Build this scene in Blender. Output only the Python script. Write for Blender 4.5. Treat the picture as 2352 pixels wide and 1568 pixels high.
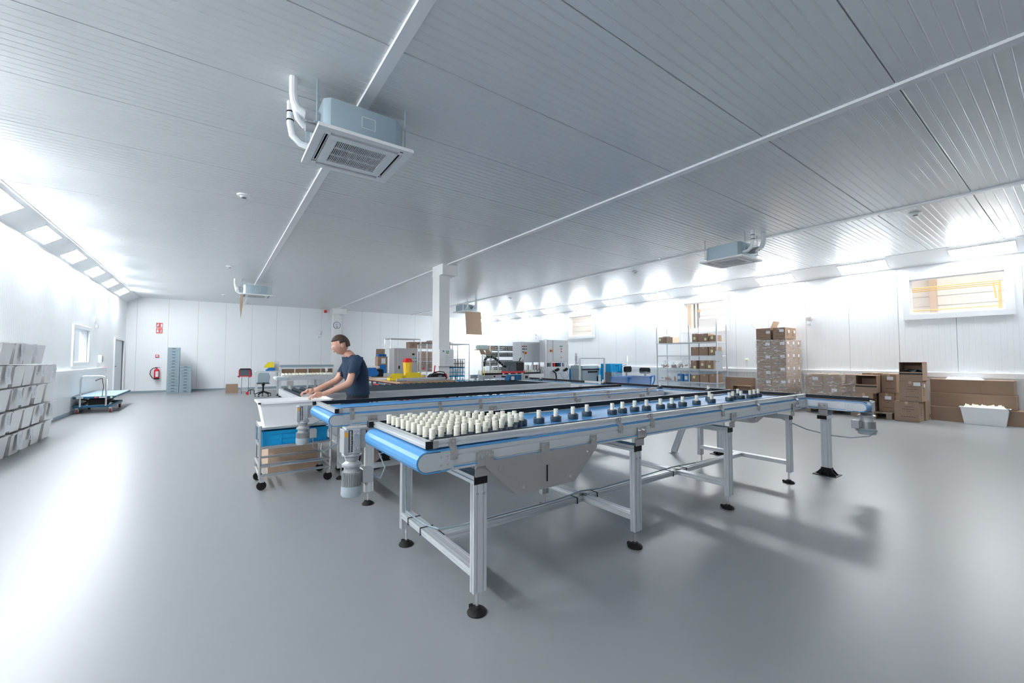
import bpy, bmesh, math, random
from mathutils import Vector, Matrix
for _o in list(bpy.data.objects): bpy.data.objects.remove(_o)
SC = bpy.context.scene
COL = SC.collection
PI = math.pi
random.seed(7)
# ---------------------------------------------------------------- camera, world, exposure
cam = bpy.data.cameras.new('camera'); cam.sensor_width = 36; cam.lens = 36*953/2352
cam.clip_start = .05; cam.clip_end = 100
camo = bpy.data.objects.new('camera', cam); COL.objects.link(camo)
camo.location = (0, 0, 1.36); camo.rotation_euler = (math.radians(90)+math.atan(38.5/953), 0, math.radians(-35.8))
SC.camera = camo
w = bpy.data.worlds.new('world'); SC.world = w; w.use_nodes = True
w.node_tree.nodes['Background'].inputs[0].default_value = (.75, .85, 1, 1)
w.node_tree.nodes['Background'].inputs[1].default_value = .05
SC.view_settings.view_transform = 'Standard'; SC.view_settings.look = 'None'
SC.view_settings.gamma = 1; SC.view_settings.use_curve_mapping = False
SC.view_settings.exposure = EXPOSURE = 1.38
LAMP = 29.5            # emission of the soffit lamps
HALL = 150.0           # lamp of the hall behind the right wall (W)
# ---------------------------------------------------------------- materials
def mat(name, col, rough=.5, metal=0, spec=.5, noise=0, nscale=20, bump=0, bscale=60, rvar=0, alpha=1, trans=0, emit=0, coat=0, aniso=None, stretch=None):
    m = bpy.data.materials.new(name); m.use_nodes = True
    nt = m.node_tree; b = nt.nodes['Principled BSDF']
    b.inputs['Base Color'].default_value = (*col, 1); b.inputs['Roughness'].default_value = rough
    b.inputs['Metallic'].default_value = metal; b.inputs['Specular IOR Level'].default_value = spec
    b.inputs['Coat Weight'].default_value = coat
    if alpha < 1: b.inputs['Alpha'].default_value = alpha
    if trans: b.inputs['Transmission Weight'].default_value = trans
    if emit:
        b.inputs['Emission Color'].default_value = (*col, 1); b.inputs['Emission Strength'].default_value = emit
    if noise or bump or rvar:
        tc = nt.nodes.new('ShaderNodeTexCoord'); mp = nt.nodes.new('ShaderNodeMapping')
        nt.links.new(tc.outputs['Object'], mp.inputs[0])
        if stretch: mp.inputs['Scale'].default_value = stretch
        n = nt.nodes.new('ShaderNodeTexNoise'); n.inputs['Scale'].default_value = nscale; n.inputs['Detail'].default_value = 4
        nt.links.new(mp.outputs[0], n.inputs['Vector'])
        if noise:
            mx = nt.nodes.new('ShaderNodeMix'); mx.data_type = 'RGBA'
            mx.inputs[6].default_value = (*[c*(1-noise) for c in col], 1); mx.inputs[7].default_value = (*[min(1, c*(1+noise)) for c in col], 1)
            nt.links.new(n.outputs['Fac'], mx.inputs[0]); nt.links.new(mx.outputs[2], b.inputs['Base Color'])
        if rvar:
            mr = nt.nodes.new('ShaderNodeMapRange'); mr.inputs['From Min'].default_value = .3; mr.inputs['From Max'].default_value = .7
            mr.inputs['To Min'].default_value = rough-rvar; mr.inputs['To Max'].default_value = rough+rvar
            nt.links.new(n.outputs['Fac'], mr.inputs[0]); nt.links.new(mr.outputs[0], b.inputs['Roughness'])
        if bump:
            n2 = nt.nodes.new('ShaderNodeTexNoise'); n2.inputs['Scale'].default_value = bscale; n2.inputs['Detail'].default_value = 3
            nt.links.new(mp.outputs[0], n2.inputs['Vector'])
            bp = nt.nodes.new('ShaderNodeBump'); bp.inputs['Strength'].default_value = bump; bp.inputs['Distance'].default_value = .01
            nt.links.new(n2.outputs['Fac'], bp.inputs['Height']); nt.links.new(bp.outputs[0], b.inputs['Normal'])
    return m
M = {}
M['wall'] = mat('wall_sheet', (0.900, 0.925, 0.945), .32, spec=.5)
M['ceil'] = mat('ceiling_sheet', (.80, .83, .845), .25, spec=.7)
M['trim'] = mat('white_trim', (.86, .88, .9), .35)
M['floor'] = mat('grey_epoxy', (0.265, 0.278, 0.289), 0.35, spec=0.65, noise=.035, nscale=.6)
M['alu'] = mat('anodised_aluminium', (.74, .76, .78), .36, metal=.6, bump=.02, bscale=300)
M['alu2'] = mat('brushed_plate', (.62, .65, .68), .42, metal=.55)
M['steel'] = mat('stainless_sheet', (.50, .49, .49), .38, metal=.8, noise=.04, nscale=6, rvar=.06)
M['chrome'] = mat('zinc_bolt', (.75, .75, .76), .22, metal=1)
M['cast'] = mat('cast_housing', (.50, .51, .52), .42, metal=.45)
M['castblue'] = mat('motor_cap_grey', (.42, .49, .53), .45)
M['black'] = mat('black_plastic', (.006, .007, .009), .45, spec=.35)
M['rubber'] = mat('black_rubber', (.007, .007, .008), .6, spec=.3)
M['belt'] = mat('blue_belt', (.09, .325, .66), .42, spec=.5, noise=.12, nscale=3, stretch=(1, 6, 1))
M['puck'] = mat('carrier_ring', (.022, .05, .08), .38)
M['cream'] = mat('cream_disc_stack', (.93, .91, .80), .55)
M['strip'] = mat('black_guide_strip', (.008, .012, .018), .45, spec=.3)
M['card'] = mat('cardboard', (.345, .235, .165), .8, noise=.07, nscale=5, bump=.05, bscale=80)
M['card2'] = mat('cardboard_inside', (.30, .19, .115), .85)
M['cardlight'] = mat('pale_cardboard', (.52, .38, .275), .8, noise=.05, nscale=5)
M['label'] = mat('paper_label', (.82, .84, .88), .6)
M['note'] = mat('yellow_note', (.85, .83, .45), .6)
M['ink'] = mat('printed_ink', (.07, .05, .045), .7)
M['wood'] = mat('bench_wood', (.46, .29, .17), .5, noise=.18, nscale=6, stretch=(1, 8, 8))
M['pallet'] = mat('pallet_wood', (.30, .23, .17), .8, noise=.2, nscale=6, stretch=(1, 8, 8))
M['yellow'] = mat('yellow_plastic', (.90, .72, .03), .4)
M['orange_y'] = mat('sharps_yellow', (.92, .60, .05), .4)
M['red'] = mat('red_plastic', (.72, .02, .035), .4)
M['blue'] = mat('blue_plastic', (.01, .17, .52), .4)
M['cyan'] = mat('bright_blue_crate', (.0, .36, .72), .4)
M['navy'] = mat('navy_fabric', (.012, .035, .075), .85)
M['trouser'] = mat('dark_trouser', (.012, .016, .026), .85)
M['skin'] = mat('skin', (.62, .34, .25), .55)
M['hair'] = mat('brown_hair', (.06, .035, .025), .7)
M['greyp'] = mat('grey_plastic', (.30, .38, .43), .5)
M['dgrey'] = mat('dark_grey_plastic', (.10, .12, .14), .5)
M['tub'] = mat('translucent_tub', (.90, .90, .91), .4)
M['whitep'] = mat('white_plastic', (.85, .86, .87), .4)
M['cab'] = mat('cabinet_grey', (.68, .71, .74), .4)
M['crategrey'] = mat('crate_greyblue', (.31, .40, .45), .55)
M['film'] = mat('stretch_film', (.95, .96, .97), .12, alpha=.28, spec=1.0, bump=1.0, bscale=14)
M['bag'] = mat('clear_bag', (.92, .95, .97), .2, alpha=.20, spec=.8, bump=.8, bscale=12)
M['lampr'] = mat('lamp_diffuser_right', (.94, .975, 1), .5, emit=LAMP*0.68)
M['lamp'] = mat('lamp_diffuser', (.94, .975, 1), .5, emit=LAMP)
M['glass'] = mat('window_glass', (1, 1, 1), .02, alpha=.10, spec=.6)
M['teal'] = mat('teal_plastic', (.02, .45, .5), .4)
M['liftblue'] = mat('lift_table_blue', (.01, .085, .17), .45)
M['wheelred'] = mat('wheel_red', (.22, .03, .03), .5)
M['roller'] = mat('roller_grey', (.025, .036, .048), .75, spec=.1)
M['acgrey'] = mat('galvanised_blue', (.40, .50, .56), .35, metal=.25)
M['insul'] = mat('pipe_insulation', (.40, .41, .44), .7)
M['green'] = mat('first_aid_green', (.0, .42, .16), .5)
M['dark'] = mat('dark_void', (.006, .007, .008), .9, spec=.1)
M['beige'] = mat('hall_cladding', (.70, .67, .64), .6)
M['craneyel'] = mat('crane_yellow', (.95, .60, .05), .45)
M['signred'] = mat('sign_red', (.80, .10, .08), .5)
M['bluedark'] = mat('machine_blue', (.005, .11, .28), .4)
M['amber'] = mat('amber', (.9, .4, .02), .4)
M['liquid'] = mat('yellow_liquid', (.85, .62, .03), .2)
M['foam'] = mat('pale_green_foam', (.55, .68, .66), .8)
# ---------------------------------------------------------------- mesh builder
WORLD = {}
class B:
    def __init__(s): s.v = []; s.f = []
    def add(s, vs, fs):
        n = len(s.v); s.v += [tuple(v) for v in vs]; s.f += [tuple(i+n for i in f) for f in fs]; return s
    def box(s, x0, x1, y0, y1, z0, z1):
        return s.add([(x0,y0,z0),(x1,y0,z0),(x1,y1,z0),(x0,y1,z0),(x0,y0,z1),(x1,y0,z1),(x1,y1,z1),(x0,y1,z1)],
                     [(0,3,2,1),(4,5,6,7),(0,1,5,4),(1,2,6,5),(2,3,7,6),(3,0,4,7)])
    def taper(s, x0, x1, y0, y1, z0, z1, d, e=None):     # box whose top is wider by d on each side
        e = d if e is None else e
        return s.add([(x0,y0,z0),(x1,y0,z0),(x1,y1,z0),(x0,y1,z0),(x0-d,y0-e,z1),(x1+d,y0-e,z1),(x1+d,y1+e,z1),(x0-d,y1+e,z1)],
                     [(0,3,2,1),(4,5,6,7),(0,1,5,4),(1,2,6,5),(2,3,7,6),(3,0,4,7)])
    def cyl(s, p0, p1, r0, r1=None, n=12):
        r1 = r0 if r1 is None else r1
        p0, p1 = Vector(p0), Vector(p1); d = (p1-p0).normalized()
        a = d.orthogonal().normalized() if abs(d.z) < .99 else Vector((1,0,0)); b = d.cross(a)
        vs = []
        for p, r in ((p0, r0), (p1, r1)):
            for i in range(n):
                t = 2*PI*i/n; vs.append(p+(a*math.cos(t)+b*math.sin(t))*r)
        fs = [(i, (i+1) % n, n+(i+1) % n, n+i) for i in range(n)]
        return s.add(vs, fs+[tuple(range(n))[::-1], tuple(range(n, 2*n))])
    def lathe(s, c, prof, n=16, close=True):
        vs = []; fs = []
        for r, z in prof:
            for i in range(n):
                t = 2*PI*i/n; vs.append((c[0]+r*math.cos(t), c[1]+r*math.sin(t), c[2]+z))
        for k in range(len(prof)-1):
            for i in range(n): fs.append((k*n+i, k*n+(i+1) % n, (k+1)*n+(i+1) % n, (k+1)*n+i))
        if close: fs += [tuple(range(n))[::-1], tuple(range((len(prof)-1)*n, len(prof)*n))]
        return s.add(vs, fs)
    def tube(s, pts, r, n=8):
        pts = [Vector(p) for p in pts]; rs = r if isinstance(r, (list, tuple)) else [r]*len(pts)
        vs = []; prev = None
        for i, p in enumerate(pts):
            d = (pts[min(i+1, len(pts)-1)]-pts[max(i-1, 0)]).normalized()
            if prev is None: a = d.orthogonal().normalized()
            else:
                a = prev-d*prev.dot(d); a = a.normalized() if a.length > 1e-6 else d.orthogonal().normalized()
            prev = a; b = d.cross(a)
            for k in range(n):
                t = 2*PI*k/n; vs.append(p+(a*math.cos(t)+b*math.sin(t))*rs[i])
        fs = [(i*n+k, i*n+(k+1) % n, (i+1)*n+(k+1) % n, (i+1)*n+k) for i in range(len(pts)-1) for k in range(n)]
        m = len(pts)
        return s.add(vs, fs+[tuple(range(n))[::-1], tuple(range((m-1)*n, m*n))])
    def prism(s, poly, plane, a, b):
        f = {'xy': lambda u, v, t: (u, v, t), 'xz': lambda u, v, t: (u, t, v), 'yz': lambda u, v, t: (t, u, v)}[plane]
        n = len(poly)
        vs = [f(u, v, a) for u, v in poly]+[f(u, v, b) for u, v in poly]
        return s.add(vs, [(i, (i+1) % n, n+(i+1) % n, n+i) for i in range(n)]+[tuple(range(n))[::-1], tuple(range(n, 2*n))])
    def ext(s, plane, u0, u1, v0, v1, a, b, sw=.008, sd=.007, nu=None, nv=None):
        # slotted aluminium extrusion: cross-section u0..u1 x v0..v1 in plane, extruded a..b
        U, V = u1-u0, v1-v0
        nu = max(1, round(U/.04)) if nu is None else nu; nv = max(1, round(V/.04)) if nv is None else nv
        P = []
        def side(p, q, n, inn):
            P.append(p); L = math.hypot(q[0]-p[0], q[1]-p[1]); d = ((q[0]-p[0])/L, (q[1]-p[1])/L)
            for i in range(n):
                c = L*(i+.5)/n
                for t, k in ((c-sw/2, 0), (c-sw/2, sd), (c+sw/2, sd), (c+sw/2, 0)):
                    P.append((p[0]+d[0]*t+inn[0]*k, p[1]+d[1]*t+inn[1]*k))
        side((u0, v0), (u1, v0), nu, (0, 1)); side((u1, v0), (u1, v1), nv, (-1, 0))
        side((u1, v1), (u0, v1), nu, (0, -1)); side((u0, v1), (u0, v0), nv, (1, 0))
        return s.prism(P, plane, a, b)
    def tray(s, x0, x1, y0, y1, z0, z1, t=.006, d=0, e=None, rim=0):   # open-topped container, top wider by d
        e = d if e is None else e
        o0 = [(x0,y0),(x1,y0),(x1,y1),(x0,y1)]; o1 = [(x0-d,y0-e),(x1+d,y0-e),(x1+d,y1+e),(x0-d,y1+e)]
        i1 = [(x0-d+t,y0-e+t),(x1+d-t,y0-e+t),(x1+d-t,y1+e-t),(x0-d+t,y1+e-t)]; i0 = [(x0+t,y0+t),(x1-t,y0+t),(x1-t,y1-t),(x0+t,y1-t)]
        vs = [(*p, z0) for p in o0]+[(*p, z1) for p in o1]+[(*p, z1) for p in i1]+[(*p, z0+t) for p in i0]
        fs = [(0,3,2,1),(12,13,14,15)]
        for k in range(3):
            for i in range(4): fs.append((k*4+i, k*4+(i+1) % 4, k*4+4+(i+1) % 4, k*4+4+i))
        s.add(vs, fs)
        if rim:
            a, b, c, f = x0-d-rim, x1+d+rim, y0-e-rim, y1+e+rim; h = rim*.9
            s.box(a, b, c, c+rim+t, z1-h, z1); s.box(a, b, f-rim-t, f, z1-h, z1)
            s.box(a, a+rim+t, c, f, z1-h, z1+.0005); s.box(b-rim-t, b, c, f, z1-h, z1+.0005)
        return s
    def xf(s, mtx):
        s.v = [tuple(mtx @ Vector(v)) for v in s.v]; return s
    def build(s, name, m, parent=None, smooth=False, bevel=0, kind=None, label=None):
        me = bpy.data.meshes.new(name)
        v = s.v
        if parent is not None and parent.name in WORLD:
            iv = WORLD[parent.name]; v = [tuple(iv @ Vector(p)) for p in v]
        me.from_pydata(v, [], s.f)
        bm = bmesh.new(); bm.from_mesh(me); bmesh.ops.recalc_face_normals(bm, faces=bm.faces)
        if bevel: bmesh.ops.bevel(bm, geom=list(bm.edges), offset=bevel, segments=1 if bevel < .01 else 2, affect='EDGES', clamp_overlap=True)
        bm.to_mesh(me); bm.free()
        if smooth or bevel:
            me.polygons.foreach_set('use_smooth', [True]*len(me.polygons)); me.set_sharp_from_angle(angle=.6)
        me.materials.append(M[m] if isinstance(m, str) else m)
        o = bpy.data.objects.new(name, me); COL.objects.link(o)
        if parent is not None:
            o.parent = parent
            if parent.name in WORLD: WORLD[o.name] = WORLD[parent.name]
        if kind: o['kind'] = kind
        if label: o['label'] = label
        return o
def T(name, label, cat, loc=(0, 0, 0), rz=0, group=None, world=False):
    o = bpy.data.objects.new(name, None); COL.objects.link(o); o.empty_display_size = .05
    o.location = loc; o.rotation_euler = (0, 0, rz); o['label'] = label; o['category'] = cat
    if group: o['group'] = group
    if world: WORLD[o.name] = (Matrix.Translation(loc) @ Matrix.Rotation(rz, 4, 'Z')).inverted()
    return o
def tag(o, label, cat, group=None, loc=None, rz=0):
    o['label'] = label; o['category'] = cat
    if group: o['group'] = group
    if loc is not None: o.location = loc; o.rotation_euler = (0, 0, rz)
    return o
def dup(root, loc, rz=0, label=None, group=None):
    def cp(o, par):
        c = o.copy(); COL.objects.link(c)
        if par is not None: c.parent = par
        for ch in kids.get(o.name, ()): cp(ch, c)
        return c
    kids = {}
    def walk(o):
        kids[o.name] = list(o.children)
        for ch in o.children: walk(ch)
    walk(root)
    r = cp(root, None); r.location = loc; r.rotation_euler = (0, 0, rz)
    if label: r['label'] = label
    if group: r['group'] = group
    return r
ORD = 'first second third fourth fifth sixth seventh eighth ninth tenth eleventh twelfth thirteenth fourteenth fifteenth sixteenth seventeenth eighteenth nineteenth twentieth'.split()
ORD += ['twenty-'+o for o in ORD[:9]]+['thirtieth']
def stuff(o): o['kind'] = 'stuff'; return o
def struct(o): o['kind'] = 'structure'; return o

M['joint'] = mat('panel_joint', (.46, .49, .52), .7)

def _film():
    m = M['film']; nt = m.node_tree; b = nt.nodes['Principled BSDF']
    tc = nt.nodes.new('ShaderNodeTexCoord'); mp = nt.nodes.new('ShaderNodeMapping'); mp.inputs['Scale'].default_value = (1.5, 1.5, 9)
    n = nt.nodes.new('ShaderNodeTexNoise'); n.inputs['Scale'].default_value = 6; n.inputs['Detail'].default_value = 5; n.inputs['Distortion'].default_value = 1.2
    r = nt.nodes.new('ShaderNodeMapRange'); r.inputs['From Min'].default_value = .50; r.inputs['From Max'].default_value = .68; r.inputs['To Min'].default_value = .10; r.inputs['To Max'].default_value = .80  # streaky alpha paints white wrinkle highlights into the film
    nt.links.new(tc.outputs['Object'], mp.inputs[0]); nt.links.new(mp.outputs[0], n.inputs['Vector']); nt.links.new(n.outputs['Fac'], r.inputs[0]); nt.links.new(r.outputs[0], b.inputs['Alpha'])
_film()
M['deckblue'] = mat('platform_sheet', (.36, .50, .60), .35)
# ================================================================ ROOM
XL, XR, YF, YB, H = -2.78, 13.5, -5.2, 21.96, 3.8      # inner faces; YB = far wall, YF behind the camera
CL, CR, ZS = -2.39, 12.91, 3.53                        # soffit edges
struct(B().box(XL-.2, XR+.2, YF-.2, YB+.2, -.2, 0).build('floor', 'floor'))
def ribbed(b, axis, off, sgn, a0, a1, z0, z1, cuts=(), pitch=.09, dep=.0022):
    # ribbed sheet facing sgn on a wall: axis 'x' -> wall at x=off spanning y; cuts = (a0,a1,z0,z1) openings
    def strip(p, q, za, zb):
        n = max(1, int(round((q-p)/pitch))); pts = []
        for i in range(n):
            s0 = p+(q-p)*i/n; s1 = p+(q-p)*(i+1)/n; g = .010
            pts += [(s0, 0), (s0+g*.4, dep), (s1-g*.4, dep)]
        pts.append((q, 0))
        vs = []
        for u, d in pts:
            t = off+sgn*(d+.012)
            for z in (za, zb): vs.append((t, u, z) if axis == 'x' else (u, t, z))
        b.add(vs, [(2*i, 2*i+1, 2*i+3, 2*i+2) for i in range(len(pts)-1)])
    es = sorted({a0, a1, *[c for cu in cuts for c in cu[:2] if a0 < c < a1]})
    for p, q in zip(es, es[1:]):
        hit = [c for c in cuts if c[0] < (p+q)/2 < c[1]]
        if not hit: strip(p, q, z0, z1)
        else:
            c = hit[0]
            if c[2] > z0+.01: strip(p, q, z0, c[2])
            if c[3] < z1-.01: strip(p, q, c[3], z1)
WIN = [(.97, 2.44, 2.40, 3.22), (6.86, 8.28, 2.38, 3.27), (12.68, 14.1, 2.38, 3.27)]     # right wall windows y0,y1,z0,z1
DOORL = (19.66, 21.5, 0.0, 2.02); WINL = (14.42, 15.92, 1.26, 2.10)
def slab(name, axis, o0, o1, a0, a1, cuts):
    b = B()
    es = sorted({a0, a1, *[c for cu in cuts for c in cu[:2]]})
    def bx(p, q, za, zb):
        if axis == 'x': b.box(o0, o1, p, q, za, zb)
        else: b.box(p, q, o0, o1, za, zb)
    for p, q in zip(es, es[1:]):
        hit = [c for c in cuts if c[0] < (p+q)/2 < c[1]]
        if not hit: bx(p, q, 0, H)
        else:
            if hit[0][2] > 0: bx(p, q, 0, hit[0][2])
            bx(p, q, hit[0][3], H)
    return struct(b.build(name, 'joint'))
wl = slab('wall_left', 'x', XL-.15, XL, YF, YB, [DOORL, WINL])
wr = slab('wall_right', 'x', XR, XR+.15, YF, YB, WIN)
wb = slab('wall_back', 'y', YB, YB+.15, XL-.15, XR+.15, [])
wf = slab('wall_front', 'y', YF-.15, YF, XL-.15, XR+.15, [])
def panels(par, axis, off, sgn, first, step, lo, hi, ztop, cuts):
    a = first-step*math.ceil((first-lo)/step); cache = {}
    while a < hi-.02:
        p, q = max(a, lo)+.003, min(a+step, hi)-.003
        key = (round(q-p, 3),)
        cut = [c for c in cuts if c[0] < q and c[1] > p]
        if cut or key not in cache:
            b = B(); ribbed(b, axis, 0, sgn, 0, q-p, .06, ztop, [(c[0]-p, c[1]-p, c[2], c[3]) for c in cut])
            o = b.build('wall_panel', 'wall', par)
            if not cut: cache[key] = o.data
        else:
            o = bpy.data.objects.new('wall_panel', cache[key]); COL.objects.link(o); o.parent = par
        o.location = (off, p, 0) if axis == 'x' else (p, off, 0)
        a += step
panels(wl, 'x', XL, 1, .9, .967, YF, YB, ZS, [DOORL, WINL])
panels(wr, 'x', XR, -1, 2.66, .965, YF, YB, ZS, WIN)
panels(wb, 'y', YB, -1, -1.49, .967, XL, XR, H, [])
panels(wf, 'y', YF, 1, -1.49, .967, XL, XR, H, [])
# baseboards: low grey coved skirting
for nm, bb in (('baseboard_left', (XL, XL+.03, YF, YB, 0, .07)), ('baseboard_right', (XR-.03, XR, YF, YB, 0, .07)), ('baseboard_back', (XL, XR, YB-.03, YB, 0, .07)), ('baseboard_front', (XL, XR, YF, YF+.03, 0, .07))):
    if nm == 'baseboard_left':
        b = B().box(XL, XL+.03, YF, DOORL[0]-.08, 0, .07).box(XL, XL+.03, DOORL[1]+.08, YB, 0, .07)
    else: b = B().box(*bb)
    struct(b.build(nm, 'greyp'))
# ceiling: deck + ribbed panels, one object each, shared mesh per bay
ce = struct(B().box(XL-.15, XR+.15, YF-.15, YB+.15, H, H+.15).build('ceiling', 'ceil'))
BEAMS = [1.11, 4.87, 8.93]
bays = [(CL, 1.06), (1.16, 4.82), (4.92, 8.88), (8.98, CR)]
cstep = 1.088
for x0, x1 in bays:
    pts = []; n = 12; L = cstep-.008
    for i in range(n):
        s0 = L*i/n; s1 = L*(i+1)/n
        pts += [(s0, 0), (s0+.005, -.004), (s1-.012, -.004)]
        pts += [(s1-.006, 0)]
    pts.append((L, 0)); vs = []
    for u, d in pts: vs += [(0, u, d), (x1-x0, u, d)]
    # fold the joint up so that the seam reads as a dark line
    b = B().add(vs, [(2*i, 2*i+1, 2*i+3, 2*i+2) for i in range(len(pts)-1)])
    b.add([(0, 0, 0), (x1-x0, 0, 0), (0, 0, .02), (x1-x0, 0, .02), (0, L, 0), (x1-x0, L, 0), (0, L, .02), (x1-x0, L, .02)], [(0, 1, 3, 2), (4, 5, 7, 6)])
    me = None; k = math.floor((YF-.91)/cstep); y = .912+k*cstep
    while y < YB-.05:
        if me is None: o = b.build('ceiling_panel', 'ceil', ce); me = o.data
        else: o = bpy.data.objects.new('ceiling_panel', me); COL.objects.link(o); o.parent = ce
        o.location = (x0, y+.004, H-.022); y += cstep
n = 0
for i, bx in enumerate(BEAMS):
    b = B().prism([(bx-.055, H), (bx-.048, H-.05), (bx+.048, H-.05), (bx+.055, H)], 'xz', YF, YB)
    struct(b.build('trim_%d' % (i+1), 'trim'))
# sloping soffits with lamps let in
def soffit(name, xw, xe, sg):
    d = Vector((xe-xw, 0, H-ZS)); L = d.length
    b = B().prism([(xw, ZS), (xe, H-.005), (xw, H-.005)], 'xz', YF, YB)
    o = struct(b.build(name, 'wall'))
    b = B().box(xe-.012, xe+.012, YF, YB, H-.035, H-.02).box(min(xw, xw+sg*.02), max(xw, xw+sg*.02), YF, YB, ZS-.012, ZS+.01)
    b.build('edge_strip', 'trim', o)
    return d, L
dl, Ll = soffit('trim_4', XL, CL, 1); dr, Lr = soffit('trim_5', XR, CR, -1)
def lampthing(xw, d, L, y, side, label):
    d = d.normalized(); nrm = Vector((d.z, 0, -d.x)) if side == 'l' else Vector((-d.z, 0, d.x))
    if nrm.z > 0: nrm = -nrm
    f0, f1 = ((.17, .78) if side == 'l' else (.13, .74))
    org = Vector((xw, y, ZS))
    t = T('ceiling_light', label, 'light', org, 0, 'lamps in the left soffit' if side == 'l' else 'lamps in the right soffit')
    def q(a, l0, l1, y0, y1, h0, h1):
        vs = []
        for h in (h0, h1):
            for l, yy in ((l0, y0), (l1, y0), (l1, y1), (l0, y1)): vs.append(d*l+nrm*h+Vector((0, yy, 0)))
        a.add(vs, [(0,3,2,1),(4,5,6,7),(0,1,5,4),(1,2,6,5),(2,3,7,6),(3,0,4,7)])
    l0, l1 = L*f0, L*f1; w = .47
    fr = B(); g = .018
    q(fr, l0-g, l1+g, -w-g, -w, 0, .012); q(fr, l0-g, l1+g, w, w+g, 0, .012); q(fr, l0-g, l0, -w, w, 0, .012); q(fr, l1, l1+g, -w, w, 0, .012)
    fr.build('frame', 'whitep', t)
    di = B(); q(di, l0, l1, -w, w, .002, .008); di.build('diffuser', 'lamp' if side == 'l' else 'lampr', t)
near = ['in the left soffit, over the stacked white tubs', 'in the left soffit, second over the tubs towards the far wall']
for k in range(-6, 6):
    y = 11.3+2.035*k
    if y > YB-.5: continue
    lab = {-1: 'square lamp at the left edge of the picture, cut by the frame', 0: 'square lamp in the left soffit, first whole one from the camera', 1: 'square lamp in the left soffit, second whole one from the camera', 2: 'square lamp in the left soffit, third whole one from the camera', 3: 'square lamp in the left soffit, fourth whole one, above the door side', 4: 'square lamp in the left soffit, next to last before the far corner', 5: 'square lamp in the left soffit, last one at the far corner'}.get(k, 'square lamp in the left soffit behind the camera')
    lampthing(XL, dl, Ll, y, 'l', lab)
for k in range(-1, 11):
    y = 1.25+2.0*k
    lab = 'long lamp in the right soffit, %s one along the wall from the right edge' % ORD[k] if k >= 0 else 'long lamp in the right soffit behind the camera'
    lampthing(XR, dr, Lr, y, 'r', lab)
# ---------------------------------------------------------------- windows, door
def win_right(i, y0, y1, z0, z1):
    f = B(); g = .13; x = XR
    for a in ((y0-g, y1+g, z1, z1+g), (y0-g, y1+g, z0-g, z0), (y0-g, y0, z0, z1), (y1, y1+g, z0, z1)):
        f.box(x-.05, x-.004, *a)
    fr = struct(f.build('window_%d' % i, 'trim', bevel=.004))
    B().box(x, x+.15, y0, y1, z0-.0, z0+.015).box(x, x+.15, y0, y1, z1-.015, z1).box(x, x+.15, y0, y0+.015, z0, z1).box(x, x+.15, y1-.015, y1, z0, z1).build('window_frame', 'trim', fr)
    B().box(x+.07, x+.078, y0+.01, y1-.01, z0+.01, z1-.01).build('glass_pane', 'glass', fr)
for i, wv in enumerate(WIN): win_right(i+1, *wv)
# left wall window
y0, y1, z0, z1 = WINL; f = B(); g = .10; x = XL
for a in ((y0-g, y1+g, z1, z1+g), (y0-g, y1+g, z0-g, z0), (y0-g, y0, z0, z1), (y1, y1+g, z0, z1)): f.box(x+.004, x+.05, *a)
fr = struct(f.build('window_4', 'trim', bevel=.004))
B().box(x-.15, x, y0, y1, z0, z0+.015).box(x-.15, x, y0, y1, z1-.015, z1).box(x-.15, x, y0, y0+.015, z0, z1).box(x-.15, x, y1-.015, y1, z0, z1).build('window_frame', 'trim', fr)
B().box(x-.08, x-.072, y0+.01, y1-.01, z0+.01, z1-.01).build('glass_pane', 'glass', fr)
# room behind the left window: plain grey corridor with shelves of blue boxes
struct(B().box(XL-1.6, XL-1.5, 12, 18.5, 0, 3.2).box(XL-1.6, XL-.15, 11.9, 12, 0, 3.2).box(XL-1.6, XL-.15, 18.5, 18.6, 0, 3.2).box(XL-1.6, XL-.15, 11.9, 18.6, -.1, 0).box(XL-1.6, XL-.15, 11.9, 18.6, 3.2, 3.3).build('wall_corridor', 'cab'))
l = bpy.data.lights.new('corridor_lamp', 'AREA'); l.energy = 45; l.size = 1.0; l.shape = 'RECTANGLE'; l.size_y = 4; l.color = (.9, .97, 1)
lo = bpy.data.objects.new('corridor_lamp', l); lo.location = (XL-.8, 15.2, 3.15); COL.objects.link(lo)
t = T('storage_rack', 'rack of dark boxes seen through the window in the left wall', 'rack', (XL-1.3, 16.9, 0), world=False)
b = B()
for px in (-.18, .18):
    for py in (-.5, .5): b.box(px-.02, px+.02, py-.02, py+.02, 0, 2)
for z in (.4, .9, 1.3, 1.7): b.box(-.2, .2, -.52, .52, z-.02, z)
b.build('frame', 'cab', t)
for z in (.9, 1.3, 1.7):
    for j in range(3): B().box(-.15, .15, -.48+j*.33, -.2+j*.33, z, z+.22).build('box', 'dgrey', t, bevel=.005)
# door in the left wall
y0, y1, z0, z1 = DOORL; f = B()
for a in ((y0-.07, y0, 0, z1+.07), (y1, y1+.07, 0, z1+.07), (y0, y1, z1, z1+.07)): f.box(x-.02, x+.05, *a)
d1 = struct(f.build('door_1', 'trim', bevel=.004))
B().box(x-.06, x-.02, y0+.004, y1-.004, .01, z1-.004).build('door_leaf', 'cab', d1)
B().box(x-.02, x-.005, y0+.12, y0+.17, .95, 1.15).cyl((x-.005, y0+.145, 1.08), (x+.05, y0+.145, 1.08), .009).cyl((x+.045, y0+.145, 1.08), (x+.045, y0+.30, 1.08), .01).build('door_handle', 'black', d1)
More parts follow.
